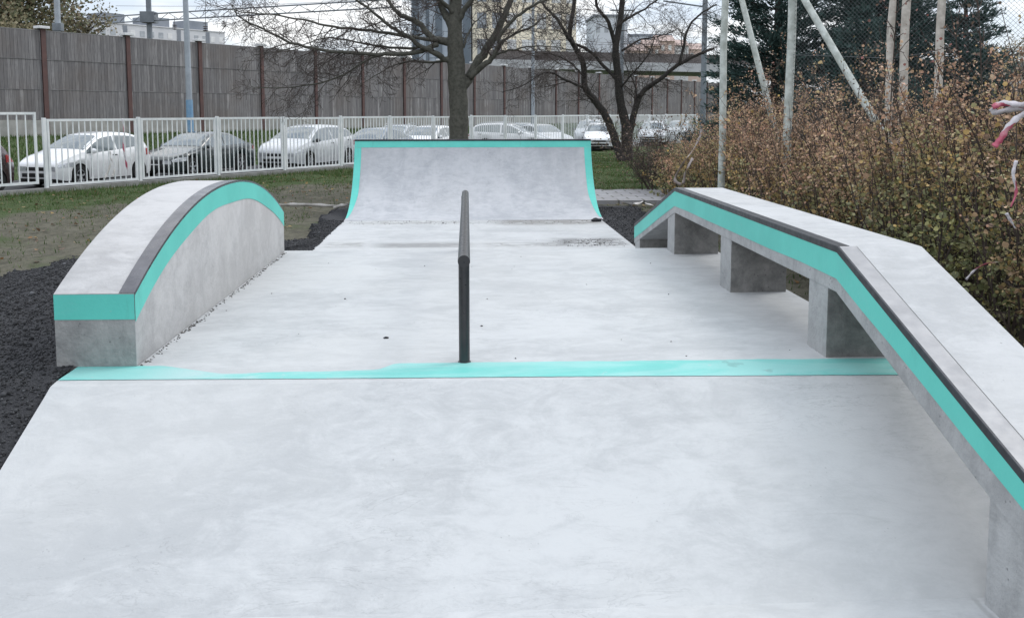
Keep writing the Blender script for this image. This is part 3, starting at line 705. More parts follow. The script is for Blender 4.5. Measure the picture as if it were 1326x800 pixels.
        # lamps follow the body corner
        def lamp(name, x0, x1, z0, z1, m, taper=0.0):
            mb = MB(); V = []; n, q_ = 8, 4
            for i in range(n+1):
                x = x0+(x1-x0)*i/n
                for q in range(q_+1):
                    z = z0+(z1-z0)*q/q_-taper*(1-i/n)*(z1-z0)
                    z = min(z, zb(x)-.005); V.append((x-Lc/2, sd*(yside(x, z)+.008), z))
            fs = []
            for i in range(n):
                for q in range(q_):
                    a = i*(q_+1)+q; f = (a, a+q_+1, a+q_+2, a+1); fs.append(f if sd < 0 else f[::-1])
            # wrap onto the nose
            mb.add(V, fs)
            return mb, name, m
        zf = zb(.30)
        mb, nm, m = lamp('headlight', .02, .62, zf-.13, zf-.01, m_lamp, .25)
        zn = K['top'][0][1]; yl_ = yside(.0, zn-.08)
        mb.add([(-Lc/2-.006, sd*yl_*1.0, zn-.14), (-Lc/2-.006, sd*yl_*.52, zn-.13), (-Lc/2-.006, sd*yl_*.55, zn-.02), (-Lc/2-.006, sd*yl_, zn-.02)], [(0, 1, 2, 3) if sd > 0 else (3, 2, 1, 0)])
        mb.build(nm, m, e, world=False)
        mb, nm, m = lamp('tail_light', Lc-.02, Lc-.36, .78, .98 if kind != 'sedan' else .92, m_tail); mb.build(nm, m, e, world=False)
    def top_glass(name, x0, x1, inset):
        mb = MB(); V = []; fs = []; n, q_ = 10, 10
        for i in range(n+1):
            x = x0+(x1-x0)*i/n; wv = section(x)[7][0]*inset
            for q in range(q_+1):
                y = -wv+2*wv*q/q_; V.append((x-Lc/2, y, ztop_at(x, y)+.008))
        for i in range(n):
            for q in range(q_): a = i*(q_+1)+q; fs.append((a, a+1, a+q_+2, a+q_+1)[::-1])
        mb.add(V, fs); mb.build(name, m_glass, e, True, world=False)
    top_glass('windscreen', K['ws'][0], K['ws'][1], .95); top_glass('rear_window', K['rw'][0], K['rw'][1], .9)
    # nose: grille, intake, plate
    zn = K['top'][0][1]; xn = -Lc/2
    mb = MB(); mb.box(xn-.008, xn+.02, -.36, .36, zn-.13, zn-.03); mb.build('grille', m_trim, e, world=False)
    mb = MB(); mb.box(xn-.012, xn+.02, -.52, .52, .30, .40); mb.build('bumper_intake', m_trim, e, world=False)
    mb = MB(); mb.box(xn-.02, xn, -.26, .26, .415, .525 if zn-.13 > .53 else zn-.135); mb.build('number_plate', m_plate, e, world=False)
    if roofrack:
        for sd in (-1, 1):
            mb = MB(); pts = [(x-Lc/2, sd*(section(x)[7][0]*.93), ztop(x)+.045-(.06 if j in (0, 6) else 0)) for j, x in enumerate(np.linspace(K['ws'][1]+.15, K['rw'][0]-.1, 7))]
            mb.tube(pts, .016, 6); mb.build('roof_rail', m_rim, e, world=False)
    return e
P_w = paint('white_car_paint', (.74, .75, .76)); P_d = paint('dark_green_car_paint', (.010, .020, .021)); P_s = paint('silver_car_paint', (.52, .54, .56))
P_b = paint('blue_grey_car_paint', (.13, .17, .21)); P_g = paint('pale_grey_car_paint', (.40, .43, .45)); P_m = paint('maroon_car_paint', (.040, .020, .022))
def px(pxx, Y): return ((pxx-602)/1200*Y, Y)
car('hatch', (-12.95, 22.05), 21, P_m, 'dark maroon car cut off at the left end of the row')
car('hatch', (-10.74, 26.25), 22, P_w, 'white hatchback behind the fence, second from the left in the row', scale=(.93, .97, 1.02))
car('sedan', (-8.80, 30.3), 21, P_d, 'black-green saloon between the white hatchback and the silver people carrier')
car('mpv', (-5.70, 34.4), 20, P_s, 'tall silver people carrier parked just left of the quarter pipe', scale=(1.10, 1.06, 1.0))
car('sedan', px(487, 38.3), 23, P_b, 'blue-grey car with only its roof showing over the left end of the quarter pipe')
car('hatch', px(523, 44.8), 16, P_g, 'pale grey hatchback parked left of the thick tree trunk', roofrack=True)
car('hatch', px(563, 41.3), 20, P_w, 'white car half hidden by the thick tree trunk')
car('estate', (3.6, 49.5), -72, P_w, 'white estate car seen side on, right of the thick tree trunk', roofrack=True, side=1)
car('sedan', px(690, 56.5), 10, P_g, 'grey car facing out between the white estate and the silver saloon')
car('sedan', px(735, 50.5), -25, P_s, 'silver saloon with its wide windscreen above the right part of the quarter pipe')
car('mpv', px(780, 56.0), 12, P_g, 'grey people carrier behind the white hatchback near the forked tree')
car('hatch', px(795, 50.0), 8, P_w, 'white hatchback parked directly behind the forked tree')
car('estate', px(862, 57.5), 16, P_s, 'silver estate car right of the forked tree', roofrack=True)
car('hatch', px(893, 63.5), 20, P_g, 'pale grey hatchback at the right end of the row beside the hedge')

# ------------------------------------------------------------------ trees (bare)
def tube_np(): pass
def sub_branches(mb, pts, rad, depth, rl, spacing, length, droop, start=.25, sides=4, spread=(35, 65)):
    """recursively grow side shoots along a polyline"""
    pts = [Vector(p) for p in pts]
    tot = sum((b-a).length for a, b in zip(pts, pts[1:])); d = 0; nxt = tot*start
    for (a, b, ra, rb) in zip(pts, pts[1:], rad, rad[1:]):
        seg = (b-a).length; t = (b-a).normalized()
        while nxt < d+seg:
            u = (nxt-d)/max(seg, 1e-6); p = a.lerp(b, u); r0 = ra+(rb-ra)*u
            frac = nxt/tot
            ang = R(rl.uniform(*spread)); o = t.orthogonal().normalized(); o.rotate(Matrix.Rotation(rl.uniform(0, 6.283), 3, t))
            dr = (t*math.cos(ang)+o*math.sin(ang)).normalized()
            ln = length*rl.uniform(.55, 1.25)*(1.05-.55*frac); r = min(r0*.62, .009+.011*ln); n = max(3, int(ln/.28)) if depth > 1 else 3
            q = [p]; rr_ = [r]
            dd = dr.copy()
            for i in range(n):
                dd = (dd+Vector((rl.gauss(0, .17), rl.gauss(0, .17), rl.gauss(0, .13)+droop*.12))).normalized()
                q.append(q[-1]+dd*(ln/n)); rr_.append(max(r*(1-.80*(i+1)/n), .0048))
            mb.tube(q, rr_, sides if depth > 1 else 3, cap=False)
            if depth > 1: sub_branches(mb, q, rr_, depth-1, rl, spacing*.62, length*.50, droop, .22, 3, spread)
            nxt += spacing*rl.uniform(.5, 1.5)
        d += seg
def resample(pts, k=3):
    """Catmull-Rom through points"""
    P = [Vector(p) for p in pts]; P = [P[0]*2-P[1]]+P+[P[-1]*2-P[-2]]; out = []
    for i in range(1, len(P)-2):
        for j in range(k):
            t = j/k; a, b, c, d = P[i-1:i+3]
            out.append(.5*((2*b)+(c-a)*t+(2*a-5*b+4*c-d)*t*t+(3*b-a-3*c+d)*t**3))
    out.append(P[-2]); return out
def limb3(pxs, Y0_, k):
    """limb read from the picture, leaning k metres back per metre along it"""
    P = [at(x, y, Y0_) for x, y in pxs]; acc = 0; out = [P[0]]
    for (a, b), (x, y) in zip(zip(P, P[1:]), pxs[1:]):
        acc += (b-a).length; out.append(at(x, y, Y0_+k*acc))
    return out
def bare_tree(name, base, Yt, trunk, limbs, label, bark, seed, sp, ln, droop, extra_up):
    e = empty(name, base, 0, label, 'tree'); rl = random.Random(seed)
    mb = MB(); p = resample(trunk[0], 4); n = len(p); r = list(np.interp(np.linspace(0, 1, n), np.linspace(0, 1, len(trunk[1])), trunk[1]))
    r = [q*(1+.05*math.sin(i*2.1)) for i, q in enumerate(r)]
    mb.tube(p, r, 14); t = mb.build('trunk', bark, e, True)
    tw = MB(); sub_branches(tw, p[len(p)//2:], r[len(p)//2:], 3, rl, sp*1.6, ln, droop, .2)
    for (pxs, k, r0, r1) in limbs:
        q = resample(limb3(pxs, Yt, k) if len(pxs[0]) == 2 else pxs, 4); m_ = len(q)
        q = [v+Vector((rl.gauss(0, .012), rl.gauss(0, .03), rl.gauss(0, .012))) if 0 < i < m_-1 else v for i, v in enumerate(q)]
        rad = [r0+(r1-r0)*(i/(m_-1))**.8 for i in range(m_)]
        lb = MB(); lb.tube(q, rad, 8); lb.build('limb', bark, e, True)
        sub_branches(tw, q, rad, 3, rl, sp, ln, droop, .18)
    tw.build('twigs', m_twig, e)
    return e
T1 = 25.0
b1 = at(594, 182, T1); b1 = Vector((b1.x, T1, 0))
tr = [Vector((b1.x-.0, T1, -.05)), Vector((b1.x, T1, .35)), at(594, 175, T1), at(594, 140, T1), at(592, 105, T1), at(590, 70, T1), at(589, 35, T1), at(590, 0, T1+.1), at(592, -60, T1+.2), at(588, -140, T1+.3), at(592, -240, T1+.3)]
bare_tree('bare_tree', b1, T1, (tr, [.36, .285, .265, .25, .25, .225, .19, .16, .13, .09, .04]), [
    ([(590, 78), (578, 78), (563, 68), (546, 61), (530, 49), (507, 36), (488, 20), (462, 0), (430, -22)], -.25, .10, .02),
    ([(588, 56), (570, 53), (558, 48), (540, 29), (520, 20), (507, 7), (495, -15), (480, -50)], .30, .12, .03),
    ([(566, 58), (545, 66), (520, 70), (475, 70), (416, 65), (377, 55), (342, 39), (312, 23), (300, 7)], -.35, .075, .012),
    ([(568, 52), (533, 49), (491, 42), (442, 36), (403, 29), (361, 20), (312, 15), (280, 8)], -.10, .055, .010),
    ([(500, 70), (475, 79), (436, 101), (394, 112), (345, 114), (325, 112)], -.3, .035, .008),
    ([(540, 62), (505, 62), (460, 54), (420, 50), (380, 62), (330, 72)], .4, .04, .008),
    ([(588, 40), (578, 22), (570, 4), (562, -25), (558, -70)], .15, .13, .05),
    ([(592, 35), (600, 15), (616, -8), (622, -40), (640, -90)], -.3, .09, .03),
    ([(598, 114), (606, 103), (622, 76), (636, 55), (650, 28), (660, 6), (676, -30), (690, -90)], .25, .15, .06),
    ([(608, 101), (622, 88), (637, 76), (645, 60), (649, 44), (668, 22), (690, 8), (722, -6), (760, -30)], -.2, .095, .02),
    ([(646, 58), (660, 48), (690, 34), (712, 20), (740, 16)], .3, .045, .008),
    ([(640, 70), (660, 66), (690, 60), (720, 62), (745, 66)], -.3, .035, .007),
    ([(589, 20), (572, 2), (540, -18), (500, -50)], -.5, .08, .02),
    ([(585, 75), (560, 82), (530, 80), (500, 90), (470, 108)], .6, .04, .008),
    ([(600, 62), (608, 40), (622, 22), (640, 12)], .7, .035, .008)],
    'bare leafless tree with one thick grey-green trunk behind the quarter pipe', m_bark, 11, .185, 1.15, -.10, 0)
T2 = 39.9
b2 = Vector((6.8, T2, 0))
tr = [Vector((6.78, T2, -.1)), at(812, 200, T2), at(810, 162, T2), at(803, 130, T2), at(800, 97, T2), at(797, 65, T2), at(801, 39, T2), at(806, 0, T2), at(810, -60, T2), at(806, -120, T2)]
bare_tree('forked_tree', b2, T2, (tr, [.36, .27, .20, .18, .165, .15, .13, .11, .08, .04]), [
    ([(805, 204), (799, 190), (788, 158), (772, 132), (758, 114), (755, 82), (743, 58), (738, 42), (744, 0), (748, -50)], .05, .21, .07),
    ([(742, 57), (736, 50), (722, 26), (706, 10), (692, -12)], -.3, .10, .04),
    ([(757, 114), (732, 104), (713, 94), (700, 97), (674, 112), (650, 120)], -.3, .06, .015),
    ([(799, 104), (781, 85), (762, 65), (742, 57)], .2, .08, .06),
    ([(797, 60), (788, 29), (775, 13), (768, -15)], -.2, .10, .05),
    ([(804, 29), (820, 20), (836, 11), (860, -6)], .3, .07, .03),
    ([(813, 188), (818, 160), (826, 132), (834, 118), (853, 104), (879, 84), (900, 73), (925, 63)], .05, .17, .05),
    ([(880, 83), (885, 62), (890, 40), (905, 20), (928, 6)], .1, .075, .03),
    ([(800, 120), (815, 100), (840, 70), (850, 40)], -.5, .05, .012),
    ([(826, 132), (822, 110), (812, 88), (806, 70)], .5, .05, .012),
    ([(756, 100), (742, 84), (720, 72), (690, 70), (660, 78)], .2, .05, .012),
    ([(805, 66), (830, 52), (850, 48), (875, 40)], .3, .05, .012)],
    'dark leafless tree forking low into several stems right of the quarter pipe', m_bark2, 23, .215, 1.6, -.02, 0)

# ------------------------------------------------------------------ leaves in bulk
LEAF = np.array([(0, 0, 0), (.42, .28, .10), (.40, .66, .12), (0, 1, -.04), (-.40, .66, .12), (-.42, .28, .10)], float)
LF = np.array([(0, 1, 2, 3), (0, 3, 4, 5)])
RH = np.array([(0, 0, 0), (.28, .45, .06), (0, 1, 0), (-.28, .45, .06)], float)
def scatter_leaves(name, C, D, size, cols, m, parent=None, shape=LEAF, faces=LF, width=1.0, updown=.0):
    """C centres, D pointing directions (need not be unit), one quad pair per leaf"""
    n = len(C); D = D/np.maximum(np.linalg.norm(D, axis=1, keepdims=True), 1e-6)
    up = rng.normal(size=(n, 3)); up[:, 2] += updown
    S = np.cross(D, up); S /= np.maximum(np.linalg.norm(S, axis=1, keepdims=True), 1e-6); N_ = np.cross(S, D)
    k = len(shape)
    V = (C[:, None, :]+size[:, None, None]*(shape[None, :, 0:1]*width*S[:, None, :]+shape[None, :, 1:2]*D[:, None, :]+shape[None, :, 2:3]*N_[:, None, :])).reshape(-1, 3)
    Fq = (np.arange(n)[:, None, None]*k+faces[None]).reshape(-1, faces.shape[1])
    return np_mesh(name, V, Fq, m, parent, np.repeat(cols, k, 0))

# ------------------------------------------------------------------ hedge on the right
def hedge_front(y): return 3.75+.055*np.asarray(y)+.14*np.sin(np.asarray(y)*1.3)
hedge = empty('hedge', (5.2, 12, 0), 0, 'overgrown autumn hedge with brown, olive and yellow leaves along the right side', 'hedge')
def canes(n, yr, depth, hmul=1.0):
    y = yr[0]+(yr[1]-yr[0])*rng.random(n)**1.25; d = rng.random(n)**1.35*depth; x = hedge_front(y)+d+.1
    h = (2.05+.24*np.sin(y*.9)+.16*np.sin(y*2.7+1)+rng.normal(0, .17, n))*np.clip(.78+.35*d, .78, 1.1)*np.clip((24.5-y)/5.0, .55, 1)*hmul
    return x, y, h
mb = MB(); LC, LD, LS, LCOL = [], [], [], []
x, y, h = canes(1500, (4.2, 23.5), 2.5)
gap = vnoise(x, y, 1.9, 4)+.5*vnoise(x, y, 4.3, 9)
kp = (gap > -.75) | (rng.random(len(x)) < .3); x, y, h, gap = x[kp], y[kp], h[kp], gap[kp]
pal_hi = np.array([(.215, .150, .100), (.165, .115, .080), (.270, .200, .135), (.205, .170, .095), (.140, .100, .070), (.235, .150, .105)])
pal_mid = np.array([(.170, .152, .076), (.21, .168, .080), (.130, .135, .064), (.24, .178, .075), (.175, .175, .095), (.185, .135, .080)])
pal_lo = np.array([(.095, .115, .054), (.130, .145, .070), (.155, .170, .080), (.19, .195, .08), (.105, .100, .056), (.135, .155, .082)])
for i in range(len(x)):
    tall = rng.random() < .16
    if tall: h[i] *= rng.uniform(1.12, 1.42)
    lean = np.array([rng.normal(-.08, .13), rng.normal(0, .13), 1.0])
    p = np.array([x[i], y[i], -.02]); pts = [p]; nseg = 6
    for k in range(nseg):
        lean = lean+np.array([rng.normal(-.015, .07), rng.normal(0, .07), 0]); p = p+lean/np.linalg.norm(lean)*h[i]/nseg; pts.append(p)
    r0 = rng.uniform(.8, 1.5)
    mb.tube([tuple(q) for q in pts], [.011*r0, .010*r0, .0085*r0, .007*r0, .0055*r0, .0042, .003], 3, cap=False)
    P = np.array(pts)
    full = rng.choice([.35, .8, 1.15, 1.5]); nl = int(rng.integers(105, 155)*full*(1.2 if y[i] < 11 else 1.0)*(.55 if tall else 1))
    # leaves sit in tufts on short shoots
    nt = max(4, nl//7); tt = rng.random(nt)**.75*.96+.04; j = np.minimum((tt*nseg).astype(int), nseg-1); u = tt*nseg-j
    tc_ = P[j]+(P[j+1]-P[j])*u[:, None]
    sh = rng.normal(0, 1, (nt, 3))*np.array([.17, .17, .06])*(1.2-.7*tt)[:, None]; sh[:, 2] += .07
    for a_, b_ in zip(tc_[::2], sh[::2]): mb.tube([tuple(a_), tuple(a_+b_*.5+np.array([0, 0, -.01])), tuple(a_+b_*1.25)], [.004, .0034, .0025], 3, cap=False)
    g = rng.integers(0, nt, nl); f_ = rng.uniform(.15, 1.3, nl)
    c = tc_[g]+sh[g]*f_[:, None]+rng.normal(0, .022, (nl, 3)); t = tt[g]
    LC.append(c); LD.append(sh[g]*.8+rng.normal(0, .10, (nl, 3))+np.array([-.04, -.03, -.07]))
    LS.append(rng.gamma(8, .0047, nl)*(1.18-.62*t)*(1.0+.010*y[i]))
    z = c[:, 2]/2.3+rng.normal(0, .07, nl)+.16*math.sin(y[i]*1.7+x[i]*2)+.14*math.sin(y[i]*.6)+rng.normal(0, .10)+.02*(y[i]-9)
    own = rng.integers(0, 6); pk = np.where(rng.random(nl) < .6, own, rng.integers(0, 6, nl))
    cc = np.where((z > .64)[:, None], pal_hi[pk], np.where((z > .38)[:, None], pal_mid[pk], pal_lo[pk]))
    ye = rng.random(nl) > .985; cc = np.where(ye[:, None], np.array([.26, .19, .065]), cc)
    LCOL.append((cc*np.array([1.78, 1.66, 1.60])*(1+.10*(z > .5)[:, None])+.010)*rng.uniform(.65, 1.4, (nl, 1))*rng.uniform(.75, 1.2))
mb.build('stems', m_cane, hedge)
C = np.concatenate(LC); D = np.concatenate(LD); S_ = np.concatenate(LS); CC = np.concatenate(LCOL)
k = (C[:, 2] > .03); scatter_leaves('foliage', C[k], D[k], S_[k], CC[k], m_leaf, hedge)
# dry twiggy shrub at the hedge's far end
def twiggy(name, loc, h, spread, label, seed, leafcol, nleaf, cat='shrub'):
    e = empty(name, loc, 0, label, cat); rl = random.Random(seed); mb = MB(); tips = []
    for i in range(16):
        a = rl.uniform(0, 6.28); d = Vector((math.cos(a)*spread*rl.uniform(.2, 1), math.sin(a)*spread*rl.uniform(.2, 1), 1)).normalized()
        q = [Vector(loc)+Vector((rl.gauss(0, .12), rl.gauss(0, .12), 0))]; hh = h*rl.uniform(.6, 1.1)
        for k in range(6):
            d = (d+Vector((rl.gauss(0, .1), rl.gauss(0, .1), -.03))).normalized(); q.append(q[-1]+d*hh/6)
        r = [.018*(1-.8*k/6) for k in range(7)]; mb.tube(q, r, 4, cap=False)
        sub_branches(mb, q, r, 2, rl, .16, .5, .1, .15, 3); tips += q[2:]
    mb.build('stems', m_cane, e)
    T = np.array([tuple(v) for v in tips]); i = rng.integers(0, len(T), nleaf)
    c = T[i]+rng.normal(0, .22, (nleaf, 3)); cols = np.array(leafcol)[rng.integers(0, len(leafcol), nleaf)]*rng.uniform(.7, 1.3, (nleaf, 1))
    scatter_leaves('foliage', c, rng.normal(0, 1, (nleaf, 3)), rng.uniform(.035, .06, nleaf), cols, m_leaf, e)
    return e
twiggy('dry_shrub', (5.0, 24.5, 0), 2.0, .8, 'thin twiggy shrub at the far end of the hedge beside the paved path', 3, [(.2, .14, .11), (.14, .12, .07), (.12, .09, .07)], 900)
twiggy('dry_shrub', (5.6, 27.5, 0), 1.9, .7, 'bare reddish shrub behind the hedge end, next to the forked tree', 5, [(.2, .13, .11), (.16, .14, .09)], 600)
# taller saplings rising out of the hedge
def sapling(loc, h, label, cols, seed, n=260):
    e = empty('sapling', loc, 0, label, 'sapling'); rl = random.Random(seed); mb = MB(); q = [Vector(loc)]; d = Vector((rl.gauss(0, .05), rl.gauss(0, .05), 1))
    for k in range(10): d = (d+Vector((rl.gauss(0, .06), rl.gauss(0, .06), 0))).normalized(); q.append(q[-1]+d*h/10)
    r = [.016*(1-.8*k/10) for k in range(11)]; mb.tube(q, r, 5, cap=False); sub_branches(mb, q, r, 2, rl, .16, .45, .2, .4, 3); mb.build('stem', m_cane, e)
    T = np.array([tuple(v) for v in q[4:]]); i = rng.integers(0, len(T), n); c = T[i]+rng.normal(0, .16, (n, 3))
    scatter_leaves('foliage', c, rng.normal(0, 1, (n, 3)), rng.uniform(.026, .045, n), np.array(cols)[rng.integers(0, len(cols), n)]*rng.uniform(.7, 1.3, (n, 1)), m_leaf, e)
RED = [(.26, .11, .095), (.22, .12, .10), (.2, .14, .11)]; TAN = [(.24, .19, .13), (.17, .13, .1), (.2, .16, .08)]
p = at(1172, 60, 11.2); sapling((p.x, 11.2, 0), 3.9, 'tall sapling with red leaf tips beside the paired posts', RED, 41, 130)
p = at(1235, 60, 10.2); sapling((p.x, 10.2, 0), 3.3, 'sapling with a few red leaves right of the wooden post', RED, 42, 80)
p = at(1283, 30, 9.0); sapling((p.x, 9.0, 0), 3.5, 'thin dark sapling standing against the sky at the far right', TAN, 43, 60)
p = at(1110, 90, 12.0); sapling((p.x, 12.0, 0), 2.9, 'tan-leaved sapling at the foot of the slanted strut', TAN, 44)
p = at(985, 100, 16.0); sapling((p.x, 16.0, 0), 3.0, 'pinkish sapling between the two left-hand poles', TAN+RED[1:2], 45)

# ------------------------------------------------------------------ ball-stop fence behind the hedge
m_pole = simple('flaking_white_pole', (.56, .60, .57), (.34, .37, .34), 7, .75, bump=.4, bscale=25)
m_wood = simple('old_timber_post', (.58, .55, .50), (.38, .35, .31), 8, .85, bump=.5, bscale=25)
m_wire = simple('chain_link_wire', (.13, .145, .15), (.09, .10, .105), 4, .5, .3)
ball = empty('ball_stop_fence', (5.13, 14.6, 0), 0, 'tall pole fence with green chain-link netting rising out of the hedge', 'fence')
PP_ = {'a': (4.76, 17.0), 'b': (5.13, 14.6), 'c': (6.22, 13.4), 'd': (6.36, 13.25), 'e': (6.70, 12.9), 'f': (9.6, 9.95)}
for k, r_, m, ht in (('a', .065, m_pole, 5.2), ('b', .068, m_pole, 5.2), ('c', .055, m_wood, 4.0), ('d', .062, m_wood, 5.0), ('e', .058, m_wood, 5.2), ('f', .06, m_wood, 5.2)):
    X, Y = PP_[k]; mb = MB(); mb.tube([(X, Y, -.1), (X+.01, Y, 1.6), (X-.01+(.05 if k == 'b' else 0), Y, 3.3), (X+.03, Y, ht)], [r_*1.05, r_, r_*.98, r_*.94], 12); mb.build('post', m, ball, True, 40)
for (a, b) in (((5.15, 14.55, 4.15), (6.62, 11.9, 0)), ((4.92, 16.95, 4.6), (6.0, 16.2, 0))):
    mb = MB(); mb.tube([a, b], [.052, .058], 10); mb.build('strut', m_pole, ball, True, 40)
def netting(a, b, z0, z1, parent):
    mb = MB(); A = Vector((*a, 0)); B = Vector((*b, 0)); Lw = (B-A).length; d = (B-A)/Lw; st = .066
    for sgn in (1, -1):
        for k in range(int(-(z1-z0)/st), int((Lw+(z1-z0))/st)):
            s0 = k*st
            # line: s = s0 + sgn*(z-z0)
            za, zb_ = z0, z1
            lim = sorted(((0-s0)/sgn+z0, (Lw-s0)/sgn+z0)); za = max(za, lim[0]); zb_ = min(zb_, lim[1])
            if zb_-za < .05: continue
            P = [A+d*(s0+sgn*(z-z0))+Vector((0, 0, z)) for z in (za, zb_)]
            mb.tube(P, .0021, 3, cap=False)
    return mb.build('netting', m_wire, parent)
netting(PP_['b'], PP_['e'], 1.6, 5.0, ball); netting(PP_['e'], PP_['f'], 1.6, 5.0, ball)
mb = MB(); mb.tube([(*PP_['b'], 5.0), (*PP_['e'], 5.0), (*PP_['f'], 5.0)], .012, 5); mb.tube([(*PP_['b'], 3.0), (*PP_['c'], 2.88), (*PP_['e'], 2.95)], .006, 4); mb.build('tension_wire', m_wire, ball)

# ------------------------------------------------------------------ conifers
def conifer(loc, h, rad, label, seed, n=9000):
    e = empty('conifer', loc, 0, label, 'tree', None); r_ = np.random.default_rng(seed)
    mb = MB(); mb.tube([loc, (loc[0]+.1, loc[1], h*.5), (loc[0], loc[1], h*.97)], [.2, .13, .02], 8); mb.build('trunk', m_bark2, e, True)
    C, D, S, K = [], [], [], []; bmb = MB(); zz = .5
    while zz < h*.98:
        f = 1-zz/h
        nb = 7 if f > .2 else 5
        for i in range(nb):
            a = r_.uniform(0, 6.283); ln = rad*(f**.7)*r_.uniform(.65, 1.15)+.12; rise = r_.uniform(.05, .5)
            d0 = np.array([math.cos(a), math.sin(a), rise]); p0 = np.array([loc[0], loc[1], zz])
            bmb.tube([tuple(p0), tuple(p0+d0*ln*.6), tuple(p0+d0*ln+np.array([0, 0, .06*ln]))], [.03*f+.008, .015, .005], 3, cap=False)
            m = int(165*ln+30); t = r_.random(m)**.6
            c = p0+d0*(ln*t)[:, None]+r_.normal(0, 1, (m, 3))*np.array([.16, .16, .10])*(.45+ln*.14)
            C.append(c); D.append(d0*.9+r_.normal(0, .45, (m, 3))+np.array([0, 0, .25])); S.append(r_.uniform(.09, .20, m))
            base = np.array([(.036, .074, .066), (.052, .096, .086), (.026, .053, .048), (.072, .118, .106)])[r_.integers(0, 4, m)]
            K.append(base*r_.uniform(.7, 1.3, (m, 1)))
        zz += .26*r_.uniform(.7, 1.3)
    bmb.build('branches', m_bark2, e)
    scatter_leaves('foliage', np.concatenate(C), np.concatenate(D), np.concatenate(S), np.concatenate(K), m_needle, e, RH, np.array([(0, 1, 2, 3)]), .42)
conifer((8.9, 26.5, 0), 9.0, 2.2, 'broad dark conifer behind the left-hand poles, light showing through its left side', 1)
conifer((11.4, 25.5, 0), 10.0, 2.4, 'largest dark blue-green conifer behind the chain-link netting', 2)
conifer((13.2, 24.2, 0), 5.6, 1.6, 'smaller pointed conifer at the right edge of the dark trees', 3)
conifer((10.1, 23.3, 0), 4.6, 1.9, 'low bushy conifer in front of the taller dark trees', 4)
conifer((12.4, 27.5, 0), 8.6, 2.0, 'dark conifer right of the tallest one, rising behind the wooden posts', 6)

# ------------------------------------------------------------------ barrier tape
def tape_mat():
    t = NT('red_white_tape'); uv = t.n('ShaderNodeUVMap'); X = t.xyz(uv.outputs[0])
    st = t.math('GREATER_THAN', t.math('FRACT', t.math('MULTIPLY', t.math('ADD', X[0], t.math('MULTIPLY', X[1], .35)), 1.0)), .56)
    col = t.mix(st, (.62, .59, .62), (.43, .09, .14))
    col = t.mix(t.ramp(t.noise(9, 4), .55, .7, 0, .3), col, (.5, .47, .46))
    return t.finish(col, .4, 0, t.bump(t.noise(25, 3), .4, .02), .4)
m_tape = tape_mat()
m_tapeb = simple('weathered_tape', (.42, .37, .35), (.25, .21, .20), 9, .6, bump=.4, bscale=30)
m_tapew = simple('dirty_white_tape', (.66, .64, .62), (.45, .43, .41), 9, .5, bump=.4, bscale=30)
def ribbon(mbl, pts, wv, twist=0.0, per=.9):
    """one tape strip: returns verts, faces and uv along length"""
    P = resample([Vector(p) for p in pts], 6); V, U = [], []; acc = 0
    for i, p in enumerate(P):
        t = (P[min(i+1, len(P)-1)]-P[max(i-1, 0)]).normalized()
        if i: acc += (p-P[i-1]).length
        b = t.cross(Vector((.35, 1, .25))).normalized(); b.rotate(Matrix.Rotation(twist*i/len(P)+.22*math.sin(i*.9), 3, t)); wd = wv*(.85+.15*math.sin(i*1.7))
        for s in (-.5, .5): V.append(p+b*wd*s); U.append((acc/per, s*.5+.5))
    b0 = len(mbl[0]); mbl[0].extend(V); mbl[2].extend(U)
    mbl[1].extend([(b0+i*2, b0+i*2+1, b0+i*2+3, b0+i*2+2) for i in range(len(P)-1)])
def tape(label, strips, m, wv=.07, twist=1.5, per=.45):
    L_ = ([], [], [])
    for s in strips: ribbon(L_, s, wv, twist, per)
    me = bpy.data.meshes.new('barrier_tape'); o0 = L_[0][0]
    me.from_pydata([tuple(v-o0) for v in L_[0]], [], L_[1]); uv = me.uv_layers.new(name='UVMap')
    for pl in me.polygons:
        for li in pl.loop_indices: uv.data[li].uv = L_[2][me.loops[li].vertex_index]
    o = link('barrier_tape', me, m, None, True); o.location = o0
    md = o.modifiers.new('thickness', 'SOLIDIFY'); md.thickness = .0012
    return tag(o, label, 'tape')
Q = lambda pts, Y, dy=0.0: [at(x, y, Y+dy*i) for i, (x, y) in enumerate(pts)]
tape('red and white barrier tape snagged at the right edge above the hedge', [Q([(1345, 134), (1322, 136), (1300, 134), (1285, 139)], 5.9), Q([(1284, 140), (1290, 146), (1308, 142), (1345, 140)], 5.92), Q([(1345, 143), (1322, 150), (1306, 164), (1296, 180), (1287, 190)], 5.95)], m_tape, .045, .5, .6)
tape('crumpled tape strands hanging down through the right part of the hedge', [Q([(1316, 208), (1312, 226), (1316, 248), (1309, 268)], 6.1), Q([(1303, 276), (1309, 286), (1315, 296)], 6.1)], m_tape, .026, 1.5)
tape('short red and white tape lying over leaves beside the right-hand ledge', [Q([(1251, 362), (1262, 350), (1276, 342), (1292, 339)], 6.2)], m_tape, .020, 1.2, .30)
tape('pale twisted tape wound over the left tip of the hedge', [Q([(882, 240), (874, 232), (884, 212), (896, 196), (906, 178), (908, 168)], 17.5), Q([(885, 238), (888, 222), (897, 205)], 17.4)], m_tapeb, .07, 3)
tape('dirty white tape stretched over the ground left of the quarter pipe', [[ground_at(356, 266, .10), ground_at(385, 265, .09), ground_at(415, 266, .08), ground_at(440, 267, .10), ground_at(452, 264, .2)], [ground_at(432, 270, .06), ground_at(445, 266, .16), ground_at(456, 270, .08)]], m_tapew, .09, .4)
tape('red and white tape tied vertically to the second fence panel', [[sn(-.55, -.04, 1.9), sn(-.53, -.06, 1.5), sn(-.56, -.05, 1.1), sn(-.50, -.06, .7), sn(-.45, -.05, .25)]], m_tape, .06, 4, .5)
